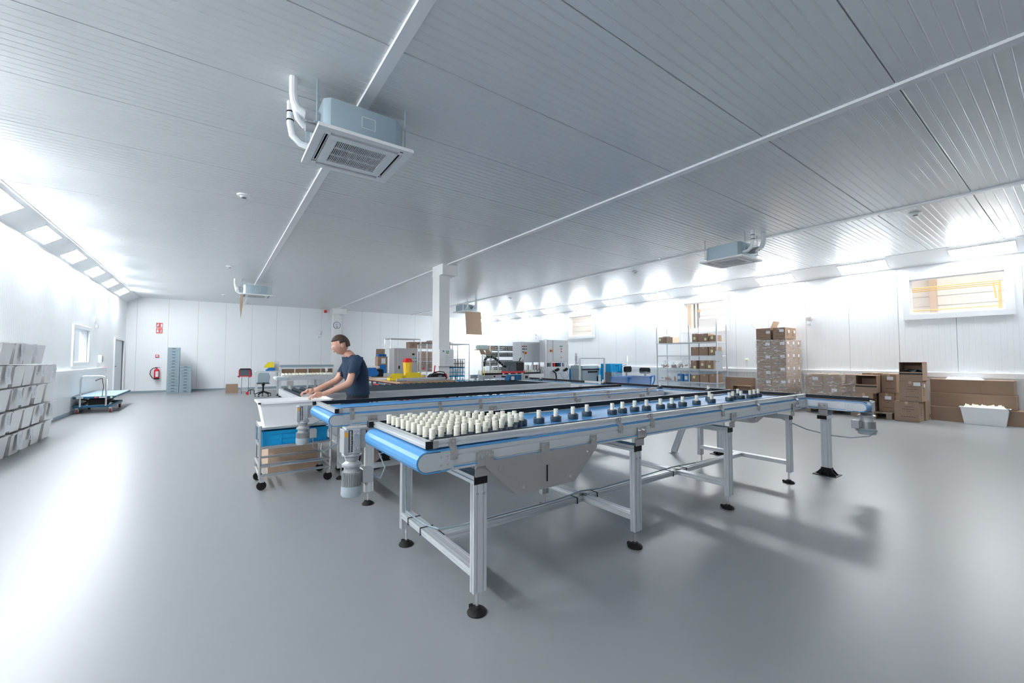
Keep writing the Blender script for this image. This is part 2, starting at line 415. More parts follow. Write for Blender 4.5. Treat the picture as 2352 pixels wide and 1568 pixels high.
# ---------------------------------------------------------------- hall behind the right wall
hx = 18.2
hw = struct(B().box(hx, hx+.1, -6, 24, -.1, 7).build('wall_hall', 'beige'))
struct(B().box(XR+.15, hx, -6.1, -6, -.1, 7).build('wall_hall_near', 'beige')); struct(B().box(XR+.15, hx, 24, 24.1, -.1, 7).build('wall_hall_far', 'beige'))
struct(B().box(XR+.15, hx+.1, -6, 24, -.2, -.1).build('floor_hall', 'beige')); struct(B().box(XR+.15, hx+.1, -6, 24, 7, 7.1).build('ceiling_hall', 'beige'))
b = B()
for k in range(16): b.box(hx-.02, hx, -6, 24, 2.1+k*.3, 2.1+k*.3+.27)
stuff(b.build('cladding_ribs', 'beige', hw))
for i, yy in enumerate((2.72, 10.9, 16.5)):
    struct(B().box(hx-.35, hx-.02, yy-.06, yy+.06, -.1, 7).box(hx-.36, hx-.35, yy-.07, yy+.07, -.1, 7).build('trim_%d' % (6+i), 'cardlight'))
for yy in (1.5, 9.2, 16.5):
    l = bpy.data.lights.new('hall_lamp', 'AREA'); l.energy = HALL; l.size = 3; l.color = (1, .96, .9)
    lo = bpy.data.objects.new('hall_lamp', l); lo.location = (16.2, yy, 6.5); COL.objects.link(lo)
t = T('overhead_rail', 'yellow crane rails seen through the window at the right', 'rail', (16.8, 1.8, 0), world=True)
b = B()
for dz in (0, .05, .095): b.cyl((16.8+dz*.5, 1.31, 3.415-dz), (16.8+dz*.5, 4.5, 3.415-dz), .014)
b.build('rail', 'craneyel', t)
B().cyl((16.8, 1.30, 3.40), (16.8, 1.30, -.1), .03).build('post', 'craneyel', t)
B().cyl((16.75, 1.40, 3.34), (16.75, 1.36, 2.95), .018).build('strut', 'craneyel', t)
B().cyl((16.8, 1.3, 2.755), (16.8, 4.5, 2.755), .014).build('lower_rail', 'craneyel', t)
t = T('silo_machine', 'white machine seen through the window above the shelf rack', 'machine', (16, 9.2, -.1), world=True)
B().box(15.6, 16.6, 8.2, 9.0, -.1, 2.95).build('housing', 'whitep', t, bevel=.05)
B().cyl((15.7, 9.0, 2.95), (15.7, 9.0, 3.2), .02).build('mast', 'dgrey', t)
B().cyl((15.7, 9.0, 3.2), (15.7, 9.0, 3.3), .05).build('beacon', 'amber', t)
b = B()
for yy in (9.35, 9.5, 10.5, 10.62): b.cyl((16.2, yy, -.1), (16.2, yy, 4.4), .03)
b.build('pipes', 'dgrey', t)
# ---------------------------------------------------------------- pillars
p = struct(B().box(4.70, 5.0, 9.72, 10.12, 0, H).build('column_middle', 'whitep', bevel=.004))
B().box(4.692, 5.12, 9.52, 10.128, 3.50, H-.01).build('capital', 'whitep', p, bevel=.004)
p = struct(B().box(4.72, 5.02, 21.35, 21.75, 0, H).build('column_far', 'whitep', bevel=.004))
B().box(4.66, 5.28, 21.2, 21.9, 3.5, H-.01).build('capital', 'whitep', p, bevel=.004)
# ================================================================ CONVEYORS
def bolt(b, p, ax='y', r=.009, h=.006):
    d = {'x': (h, 0, 0), 'y': (0, h, 0), 'z': (0, 0, h)}[ax]
    b.cyl(p, (p[0]+d[0], p[1]+d[1], p[2]+d[2]), r, n=6)
def belt_loop(L, W, zt, r=.054, th=.007, y0=0, y1=None, pitch=.025):
    # modular belt: shallow groove between modules, faceted nose
    y1 = W if y1 is None else y1
    zc = zt-r; pts = []
    n = int((L-2*r)/pitch); st = (L-2*r)/n
    for i in range(n):                                   # top run, left to right
        x = r+st*i; pts += [(x, zt), (x+st-.003, zt), (x+st-.0015, zt-.0012)]
    for i in range(8): a = PI/2-PI*i/7; pts.append((L-r+r*math.cos(a), zc+r*math.sin(a)))
    pts += [(L-r-.1, zt-2*r), (L-r-.14, zt-2*r+.012), (r+.14, zt-2*r+.012), (r+.1, zt-2*r)]
    for i in range(9): a = -PI/2-PI*i/8; pts.append((r+r*math.cos(a), zc+r*math.sin(a)))
    b = B(); N = len(pts)
    # inner offset towards the loop's inside so the belt edge has thickness
    inn = []
    for x, z in pts:
        cx = min(max(x, r), L-r); dx, dz = x-cx, z-zc; l = math.hypot(dx, dz) or 1; k = (l-th)/l
        inn.append((cx+dx*k, zc+dz*k))
    for Y in (y0, y1):
        b.v += [(x, Y, z) for x, z in pts]+[(x, Y, z) for x, z in inn]
    for i in range(N):
        j = (i+1) % N
        b.f += [(i, j, 2*N+j, 2*N+i), (N+i, 3*N+i, 3*N+j, N+j), (i, N+i, N+j, j), (2*N+i, 2*N+j, 3*N+j, 3*N+i)]
    return b
def gearbox(t, x, yc, zt, s=1, tb=(1, 0), zlow=.47, cable=None, gh=.155, nk=.05, fl=.07, mr=1.0):
    # worm gearbox on the shaft end, motor hanging below
    g = B(); z0 = zt-gh
    g.box(x-.065, x-.036, yc-.058, yc+.05, z0, zt-.002).box(x-.008, x+.036, yc-.06, yc+.05, z0, zt-.004).box(x-.036, x-.008, yc-.03, yc+.045, z0, zt-.01)
    g.box(x-.05, x+.10, yc-.05, yc+.05, zt-.006, zt+.008).box(x-.060, x+.05, yc-.056, yc+.05, z0-.002, z0+.012).box(x+.036, x+.075, yc-.045, yc+.05, z0+.03, zt-.006)
    for k in range(4): g.box(x-.036, x-.008, yc-.052, yc-.03, z0+.02+k*(gh-.03)/4, z0+.024+k*(gh-.03)/4)
    g.cyl((x-.022, yc-.045, z0), (x-.022, yc-.045, zt-.01), .007, n=8)
    g.lathe((x, yc, z0), [(.055, 0), (.062, -.008), (.062, -.018), (.048, -.022), (.042, -nk)], 20)
    for dz in (.03, gh-.03):
        for dx in (.004, .026): g.cyl((x+dx, yc-.066, z0+dz), (x+dx, yc-.05, z0+dz), .010, n=8)
    gb = g.build('gearbox', 'cast', t, bevel=.004)
    zm = z0-nk; ze = zm-fl
    B().box(x-.060, x-.042, yc-.0595, yc-.0582, zt-.045, zt-.015).build('rating_plate', 'amber', gb)
    m = B().lathe((x, yc, 0), [(.036, zm), (.046*mr, zm-.012), (.062*mr, zm-.022), (.062*mr, zm-.034), (.050*mr, zm-.038), (.047*mr, ze+.012), (.050*mr, ze), (.050*mr, zlow+.06)], 24)
    for i in range(30):
        a = 2*PI*i/30; c, s_ = math.cos(a), math.sin(a)
        m.prism([(x+c*.048*mr-s_*.0015, yc+s_*.048*mr+c*.0015), (x+c*.061*mr-s_*.001, yc+s_*.061*mr+c*.001), (x+c*.061*mr+s_*.001, yc+s_*.061*mr-c*.001), (x+c*.048*mr+s_*.0015, yc+s_*.048*mr-c*.0015)], 'xy', zlow+.06, ze)
    m.build('motor', 'cast', gb, smooth=True)
    B().lathe((x, yc, 0), [(.063*mr, zlow+.065), (.064*mr, zlow+.01), (.058*mr, zlow), (.02, zlow-.001)], 28).build('fan_cover', 'castblue', gb, smooth=True)
    tx, ty = x+tb[0]*.095*mr, yc+tb[1]*.095*mr; zb = (ze+zlow+.06)/2+.01
    jb = B().box(tx-.035, tx+.035, ty-.042, ty+.042, zb-.045, zb+.045)
    jb.box(min(x+tb[0]*.045, tx), max(x+tb[0]*.045, tx), yc-.02 if not tb[1] else min(yc, ty), yc+.02 if not tb[1] else max(yc, ty), zb-.03, zb+.03).cyl((tx, ty, zb-.045), (tx, ty, zb-.07), .012, n=8)
    jb.build('terminal_box', 'cast', gb, bevel=.006)
    if cable: B().tube([(tx, ty, zb-.07)]+cable, .006, 6).build('cable', 'greyp', gb, smooth=True)
    return gb
def foot(leg, x, y, h=.12, r=.052):
    f = B().cyl((x, y, .018), (x, y, h+.01), .009, n=10)
    o = f.build('spindle', 'chrome', leg, smooth=True)
    B().lathe((x, y, 0), [(r, 0), (r+.002, .006), (r*.85, .018), (r*.45, .026), (.02, .034)], 24).box(x-.016, x+.004, y+r*.7, y+r*1.15, .004, .022).build('foot_pad', 'rubber', leg, smooth=True)
def legframe(t, x, ya, yb, W, zt, low=True, br=(True, True)):
    zc0, zc1 = zt-.215, zt-.172
    for y in (ya, yb):
        l = B().ext('xy', x-.04, x+.04, y-.02, y+.02, .12, zc0).build('leg', 'alu', t)
        foot(l, x, y+.012 if y == ya else y-.012)
        for dx in (-.02, .02): b = B(); bolt(b, (x+dx, y-.026, zc0-.05), 'y', .007, .007); b.build('bolt', 'chrome', l)
    B().ext('xz', x-.04, x+.04, zc0, zc1, ya-.02, yb+.02).build('crossbar', 'alu', t)
    B().box(x-.0405, x+.0405, ya-.026, ya-.0205, zc0-.001, zc1+.001).box(x-.0405, x+.0405, yb+.0205, yb+.026, zc0-.001, zc1+.001).build('end_cap', 'black', t)
    if low: B().ext('xz', x-.04, x+.04, .20, .24, ya+.02, yb-.02).build('lower_crossbar', 'alu', t)
    for side, yo, sg in ((0, 0, 1), (1, W, -1)):
        if not br[side]: continue
        P = [(-.009, zt-.035), (-.009, zt-.11), (.012, zt-.125), (.012, zc1), (.017, zc1), (.017, zt-.122), (-.004, zt-.107), (-.004, zt-.035)]
        b = B().prism([(yo+sg*y, z) for y, z in P], 'yz', x-.045, x+.045)
        o = b.build('bracket', 'steel', t)
        b = B()
        for dx in (-.022, .022): b.cyl((x+dx, yo-sg*.009, zt-.06), (x+dx, yo-sg*.018, zt-.06), .010, n=8)
        b.build('bolts', 'chrome', o)
def conveyor(label, loc, rz, L, W, zt, frames, group=None, gear=1, tb=(1, 0), zlow=.47, rails=(), rail_x=None, far_x=None, cap=True, narrow=False, cable=None, gearx=-.05, gear2=.10, **gk):
    t = T('belt_conveyor', label, 'conveyor', loc, rz, group)
    belt_loop(L, W, zt).build('belt', 'belt', t)
    for y0, y1, s in ((.002, .04, -1), (W-.04, W-.002, 1)):
        B().ext('yz', y0, y1, zt-.108, zt-.008, .13, L-.13, nu=1, nv=2).build('side_frame', 'alu', t)
        yo = y0 if s < 0 else y1
        for xe, d in ((0, 1), (L, -1)):
            pts = []
            for i in range(13):
                a = PI/2+PI*i/12; pts.append((xe+d*(.054+.045*math.cos(a)*1), zt-.054+.045*math.sin(a)))
            pts = [(xe+d*.20, zt-.012)]+pts+[(xe+d*.20, zt-.096)]
            e = B().prism(pts, 'xz', min(yo, yo+s*.004), max(yo, yo+s*.004)).build('end_plate', 'alu2', t)
            b = B()
            for bx in (.13, .165):
                for bz in (.035, .075): b.cyl((xe+d*bx, yo+s*.004, zt-bz), (xe+d*bx, yo+s*.006, zt-bz), .005, n=8)
            b.build('screws', 'steel', e)
            # black disc paints the shaded gap between plate and belt
        for xe, d in ((0, 1), (L, -1)): B().cyl((xe+d*.054, y0+.003, zt-.054), (xe+d*.054, y1-.003, zt-.054), .0465, n=24).build('nose_gap_shade', 'black', t, smooth=True)
    B().box(.14, L-.14, .04, W-.04, zt-.085, zt-.075).build('slider_bed', 'dark', t)
    rx0, rx1 = rail_x if rail_x else (.09, L-.06)
    if not narrow:
        r = B().ext('yz', .02, .055, zt+.010, zt+.045, rx0, rx1, sw=.007, sd=.006, nu=1, nv=1).build('guide_rail', 'alu', t)
        B().box(rx0, rx1, .055, .060, zt+.007, zt+.049).build('wear_strip', 'strip', r)
        for bx in rails:
            b = B().prism([(-.007, zt-.055), (-.007, zt-.002), (.012, zt+.012), (.012, zt+.048), (.017, zt+.048), (.017, zt+.010), (-.002, zt-.004), (-.002, zt-.055)], 'yz', bx-.02, bx+.02)
            o = b.build('rail_bracket', 'steel', t)
            B().cyl((bx, .012, zt+.034), (bx, .006, zt+.034), .009, n=6).build('bolt', 'chrome', o); B().cyl((bx, -.007, zt-.045), (bx, -.014, zt-.045), .009, n=6).build('bolt', 'chrome', o)
    fx0, fx1 = far_x if far_x else (.03, L-.02)
    r = B().ext('yz', W+.001, W+.036, zt+.010, zt+.045, fx0, fx1, sw=.007, sd=.006, nu=1, nv=1).build('guide_rail', 'alu', t)
    B().box(fx0-.001, fx1, W-.006, W+.001, zt+.008, zt+.047).build('wear_strip', 'strip', r)
    B().box(fx0-.005, fx0, W-.006, W+.037, zt+.009, zt+.046).build('end_cap', 'black', r)
    for bx in [fx0+.3+k*.8 for k in range(int((fx1-fx0)/.8))]:
        B().prism([(W+.037, zt+.04), (W+.042, zt+.04), (W+.042, zt-.06), (W, zt-.06), (W, zt-.055), (W+.037, zt-.055)], 'yz', bx-.02, bx+.02).build('rail_bracket', 'steel', t)
    if cap:
        r = B().ext('xz', .055, .09, zt+.010, zt+.045, .02, W-.002, sw=.007, sd=.006, nu=1, nv=1).build('end_rail', 'alu', t, label='bright aluminium rail across the front end')
        B().box(.0545, .0905, .012, .0195, zt+.009, zt+.046).build('end_cap', 'black', r)
        B().box(.091, .12, .008, .02, zt+.010, zt+.046).cyl((.108, .008, zt+.03), (.108, .003, zt+.03), .008, n=6).build('corner_plate', 'steel', r)
    for fr in frames: legframe(t, *fr, W, zt)
    if gear:
        yc = W+gear2 if gear > 0 else -gear2
        gearbox(t, gearx, yc, zt, gear, tb, zlow, cable, **gk)
    return t
# --- nearest conveyor
c1 = conveyor('nearest blue belt conveyor carrying cream stacks, on aluminium legs', (.80, 1.89, 0), 0, 4.72, .83, .905,
              [(.38, .055, 1.08), (1.707, .055, 1.08), (3.03, .055, 1.08), (4.35, .055, 1.08)],
              'blue belt conveyors side by side', rails=(.20, 1.48, 1.84, 2.85, 3.53, 4.45), rail_x=(.115, 4.74), far_x=(.03, 4.7), zlow=.475,
              cable=[(.06, .93, .60), (.13, .90, .56), (.17, .93, .62), (.15, 1.0, .70), (.22, .95, .72), (.30, .85, .69), (.45, .75, .68), (.58, .66, .685)])
B().ext('yz', .545, .625, .20, .24, .42, 4.31).build('long_stretcher', 'alu', c1)
for cx in (.42, 1.60, 1.83, 2.92, 3.15):
    B().box(cx-.003, cx+.003, .54, .63, .195, .2).box(cx-.003, cx+.003, .54, .63, .24, .244).box(cx-.003, cx+.003, .538, .542, .195, .244).box(cx-.003, cx+.003, .628, .632, .195, .244).build('cable_tie', 'black', c1)
for cy in (.72, .93):
    B().box(.335, .425, cy-.003, cy+.003, .195, .2).box(.335, .425, cy-.003, cy+.003, .24, .244).box(.334, .338, cy-.003, cy+.003, .195, .244).box(.422, .426, cy-.003, cy+.003, .195, .244).build('cable_tie', 'black', c1)
b = B().tube([(.36, 1.04, .66), (.36, 1.045, .45), (.36, 1.03, .26), (.37, .98, .248), (.38, .75, .248), (.42, .62, .25), (.6, .58, .25), (1.4, .585, .25), (1.7, .60, .262), (1.9, .585, .25), (3.0, .60, .262), (3.4, .59, .25)], .006, 6)
b.build('cable', 'greyp', c1, smooth=True)
def hopper(t, x0, x1, x2, x3, z1, z0, ya, yb, tabs):
    P = [(x0, z1-.03), (x0, z1)]
    ts = sorted(tabs)
    for tx in ts:
        if abs(tx-x0) < .06: P += [(x0, z1+.05), (x0+.05, z1+.05), (x0+.05, z1)]
        elif abs(tx-x3) < .06: P += [(x3-.05, z1), (x3-.05, z1+.05), (x3, z1+.05)]
        else: P += [(tx-.03, z1), (tx-.03, z1+.05), (tx+.03, z1+.05), (tx+.03, z1)]
    P += [(x3, z1-.03), (x2, z0), (x1, z0)]
    h = B().prism(P, 'xz', ya-.004, ya).build('drip_hopper', 'steel', t, label='folded stainless hopper under the belt'); B().prism(P, 'xz', yb, yb+.004).build('far_side', 'steel', h)
    b = B()
    for (a, za), (c, zb) in (((x0, z1-.03), (x1, z0)), ((x1, z0), (x2, z0)), ((x2, z0), (x3, z1-.03))):
        b.add([(a, ya, za), (c, ya, zb), (c, yb, zb), (a, yb, za), (a, ya, za+.003), (c, ya, zb+.003), (c, yb, zb+.003), (a, yb, za+.003)], [(0,1,2,3),(7,6,5,4),(0,4,5,1),(3,2,6,7),(0,3,7,4),(1,5,6,2)])
    b.build('pan', 'steel', h)
    b = B()
    for px, pz in [(x0+.09, z1-.05), (x1+.04, z0+.04), (x2-.04, z0+.04), (x3-.08, z1-.05)]+[(tx+(.02 if abs(tx-x0) < .06 else -.02 if abs(tx-x3) < .06 else 0), z1+.03) for tx in ts]:
        b.cyl((px, ya-.004, pz), (px, ya-.011, pz), .011, n=12)
    b.build('bolts', 'chrome', h)
    B().box((x1+x2)/2-.004, (x1+x2)/2+.004, ya-.0065, ya-.0045, z0+.04, z1-.08).build('seam', 'dark', h)
    return h
hopper(c1, .385, .59, 1.03, 1.235, .815, .60, -.006, .83, (.40, .80, 1.215))
hopper(c1, 3.62, 3.95, 4.05, 4.42, .80, .66, .25, .78, (3.65, 4.39))
B().box(4.60, 4.715, -.012, .03, .795, .90).build('end_cover', 'castblue', c1, bevel=.012)
# --- second conveyor
c2 = conveyor('second blue belt conveyor, empty, behind the nearest one', (.83, 3.88, 0), 0, 4.90, .83, .866,
              [(.38, .09, 1.12), (1.707, .09, 1.12), (3.03, .09, 1.12), (4.35, .09, 1.12)],
              'blue belt conveyors side by side', rails=(.20, 1.07, 1.55, 2.98, 3.62, 4.5), rail_x=(.115, 4.74), zlow=.47,
              cable=[(.05, .93, .50), (.05, .93, .42), (.15, .95, .36), (.3, .97, .42), (.38, 1.05, .60)])
B().ext('yz', .565, .645, .20, .24, .42, 4.31).build('long_stretcher', 'alu', c2)
hopper(c2, .37, .50, .95, 1.15, .79, .50, .10, .78, (.39, 1.13))
B().tube([(.0, 1.0, .62), (.1, .9, .70), (.25, .5, .745), (.5, .2, .75)], .006, 6).build('cable', 'greyp', c2, smooth=True)
# --- narrow collecting conveyor running away along the ends of the others
c3 = conveyor('narrow blue cross conveyor along the far ends, white side frame', (5.96, 1.42, 0), PI/2, 7.34, .17, .873, [], rail_x=(.1, 7.3), narrow=True, gear=-1,
              tb=(.55, .84), zlow=.505, gh=.115, nk=.02, fl=.09, mr=1.3, cap=False, far_x=(7.34, 7.36), gear2=.075, gearx=.07, group='blue belt conveyors side by side',
              cable=[(-.04, .0, .56), (.02, .05, .50), (.18, .07, .46), (.35, .08, .46), (.6, .1, .50), (.85, .14, .60), (.95, .17, .72), (.8, .17, .76)])
r = B().ext('yz', -.036, -.001, .883, .918, .10, 7.3, sw=.007, sd=.006, nu=1, nv=1).build('guide_rail', 'alu', c3)
B().box(.02, 3.9, -.001, .006, .881, .920).box(4.4, 7.3, -.001, .006, .881, .920).build('wear_strip', 'strip', r)
B().cyl((-.03, .002, .905), (.03, .002, .903), .008, n=8).build('rail_tip', 'black', r)
for sx in (.6, 1.3, 2.5, 3.7, 5.2):
    B().prism([(-.037, .90), (-.042, .90), (-.042, .80), (0, .80), (0, .805), (-.037, .805)], 'yz', sx-.02, sx+.02).build('rail_bracket', 'steel', c3)
def column(x, y, z1):
    l = B().ext('xy', x-.045, x+.045, y-.03, y+.03, .06, z1).build('column_leg', 'alu', c3)
    b = B()
    for sx in (-1, 1):
        for sy in (-1, 1): b.add([(x+sx*.045, y+sy*.035, .075), (x+sx*.11, y+sy*.035, .0), (x+sx*.045, y+sy*.035, 0), (x+sx*.045, y+sy*.028, .075), (x+sx*.11, y+sy*.028, .0), (x+sx*.045, y+sy*.028, 0)], [(0,1,2),(5,4,3),(0,3,4,1),(1,4,5,2),(2,5,3,0)])
    b.box(x-.115, x+.115, y-.10, y+.10, 0, .008).box(x-.05, x+.05, y-.036, y+.036, .008, .085)
    for sy in (-1, 1): b.add([(x-.04, y+sy*.036, .075), (x-.04, y+sy*.095, .008), (x-.04, y+sy*.036, .008), (x-.033, y+sy*.036, .075), (x-.033, y+sy*.095, .008), (x-.033, y+sy*.036, .008), (x+.04, y+sy*.036, .075), (x+.04, y+sy*.095, .008), (x+.04, y+sy*.036, .008), (x+.033, y+sy*.036, .075), (x+.033, y+sy*.095, .008), (x+.033, y+sy*.036, .008)], [(0,1,2),(5,4,3),(0,3,4,1),(6,7,8),(11,10,9),(6,9,10,7)])
    b.build('floor_bracket', 'black', l)
    B().ext('xz', x-.045, x+.045, z1, z1+.04, -.02, .20).build('crossbar', 'alu', c3)
    B().box(x-.046, x+.046, .2005, .206, z1-.001, z1+.041).build('end_cap', 'black', c3)
    for y0, sg in ((.17, -1), (0, 1)):
        P = [(-.009, .84), (-.009, .77), (.006, .76), (.006, z1+.04), (.011, z1+.04), (.011, .762), (-.004, .772), (-.004, .84)]
        o = B().prism([(y0+sg*u, z) for u, z in P], 'yz', x-.045, x+.045).build('bracket', 'steel', c3)
        q = B()
        for dx in (-.022, .022): q.cyl((x+dx, y0-sg*.009, .815), (x+dx, y0-sg*.018, .815), .010, n=8)
        q.build('bolts', 'chrome', o)
for cx in (.41, 1.66, 4.34, 6.54): column(cx, .085, .655)
t = T('brace_leg', 'slanting aluminium brace standing free between the conveyors', 'brace', (5.42, 3.52, 0), world=True)
b = B().ext('xy', -.02, .02, -.04, .04, 0, .78).xf(Matrix.Translation((5.40, 3.52, .012)) @ Matrix.Rotation(.62, 4, 'Y') @ Matrix.Rotation(0, 4, 'Z'))
b.build('profile', 'alu', t)
B().box(5.36, 5.45, 3.47, 3.57, 0, .012).build('foot_plate', 'chrome', t)
# ---------------------------------------------------------------- rings and cream stacks
def stack_prof(r, h, n):
    P = [(.001, 0)]
    for i in range(n):
        z = h*i/n; P += [(r-.0012, z), (r, z+h/n*.25), (r, z+h/n*.85)]
    return P+[(r-.002, h), (.001, h)]
ring_me = B().lathe((0, 0, 0), [(.001, .004), (.037, 0), (.0395, .002), (.0395, .036), (.038, .039), (.034, .039), (.033, .030), (.001, .030)], 24, close=False).build('carrier_ring', 'puck', smooth=True)
stk_me = B().lathe((0, 0, 0), stack_prof(.0162, .060, 7), 16, close=False).build('cream_stack', 'cream', smooth=True)
first = [True]
def unit(x, y, z, lr, ls, gr, gs, dz=0):
    if first[0]: r, s = ring_me, stk_me; first[0] = False
    else: r = ring_me.copy(); s = stk_me.copy(); COL.objects.link(r); COL.objects.link(s)
    tag(r, lr, 'ring', gr, (x, y, z)); tag(s, ls, 'cylinder', gs, (x, y, z+.030+dz))
cols = [9, 8, 9, 8, 9, 8, 8, 7, 6, 4, 3, 2]
for k, nn in enumerate(cols):
    x = .935+k*.0700
    for j in range(nn):
        y = 2.325+(j-(nn-1)/2)*.0805-(.03 if nn < 7 else 0)
        unit(x+random.uniform(-.002, .002), y, .906, 'black ring in the packed cluster at the front end of the nearest belt', 'cream cylinder in the packed cluster at the front end of the nearest belt', 'rings packed at the belt end', 'cream cylinders packed at the belt end')
sing = [(1.87,2.27),(2.02,2.26),(2.21,2.28),(2.40,2.32),(2.64,2.27),(2.79,2.29),(2.95,2.29),(3.10,2.28),(3.29,2.27),(3.43,2.25),(3.64,2.27),(3.88,2.27),(4.16,2.27),(4.37,2.41),(4.48,2.25),(4.68,2.31),(4.82,2.29),(5.08,2.45),(4.99,2.27),(5.13,2.29),(5.28,2.31)]
for i, (x, y) in enumerate(sing):
    o = ORD[i]
    unit(x, y, .906, 'black ring under the %s lone cream cylinder counted from the cluster' % o, '%s lone cream cylinder on the nearest belt, counted from the packed cluster' % o, 'rings spaced along the nearest belt', 'cream cylinders spaced along the nearest belt')
for i, (x, y, d) in enumerate(((5.86, 4.05, 'nearest of the three on the cross belt, before the bagged bin'), (5.86, 5.25, 'middle one of three on the cross belt'), (5.86, 7.05, 'farthest of the three on the cross belt'), (5.87, 3.25, 'alone on the cross belt before the shelf rack'))):
    unit(x, y, .8735, 'black ring '+d, 'cream cylinder '+d, 'rings on the cross belt', 'cream cylinders on the cross belt')
# ---------------------------------------------------------------- roller conveyor
def roller_table(name, label, x0, x1, y0, y1, z, pitch, group=None, base_z=.0, mt='roller', legs=True):
    t = T(name, label, 'conveyor', (x0, y0, 0), world=True)
    for y in (y0, y1-.04): B().ext('yz', y, y+.04, z-.10, z+.0, x0, x1, nu=1, nv=2).build('side_frame', 'alu', t)
    B().ext('yz', y0-.005, y0+.03, z+.002, z+.036, x0, x1, nu=1, nv=1, sw=.007, sd=.006).build('guide_rail', 'alu', t)
    B().ext('xz', x0-.04, x0, z-.10, z, y0, y1, nu=1, nv=2).build('end_frame', 'alu', t)
    B().box(x0, x1, y0+.04, y1-.04, z-.085, z-.075).build('roller_gap_shade', 'dark', t)  # dark sheet, paints the shade seen between the rollers
    n = int((x1-x0-.04)/pitch); me = None
    for i in range(n):
        if me is None:
            b = B().cyl((0, y0+.045, 0), (0, y1-.045, 0), .027, n=12)
            me = b.build('roller', mt, None, smooth=True); o = me; o.parent = t
            me.data.transform(Matrix.Translation((0, -y0, 0)))
        else: o = bpy.data.objects.new('roller', me.data); COL.objects.link(o); o.parent = t
        o.location = (.05+i*pitch, 0, z-.010)
    for i in range(0, n, 2):
        B().box(x0+.03+i*pitch, x0+.09+i*pitch, y0+.031, y0+.05, z-.03, z+.014).build('bearing_block', 'black', t)
    if legs:
        for x in (x0+.50, (x0+x1)/2, x1-.2):
            for y in (y0+.02, y1-.02):
                l = B().ext('xy', x-.04, x+.04, y-.02, y+.02, .12, z-.10).build('leg', 'alu', t); foot(l, x, y)
            B().ext('xz', x-.04, x+.04, .20, .24, y0+.04, y1-.04).build('lower_crossbar', 'alu', t)
    return t
rt = roller_table('roller_conveyor', 'wide roller conveyor with dark grey rollers behind the blue belts', .92, 5.55, 5.78, 7.68, .867, .118)
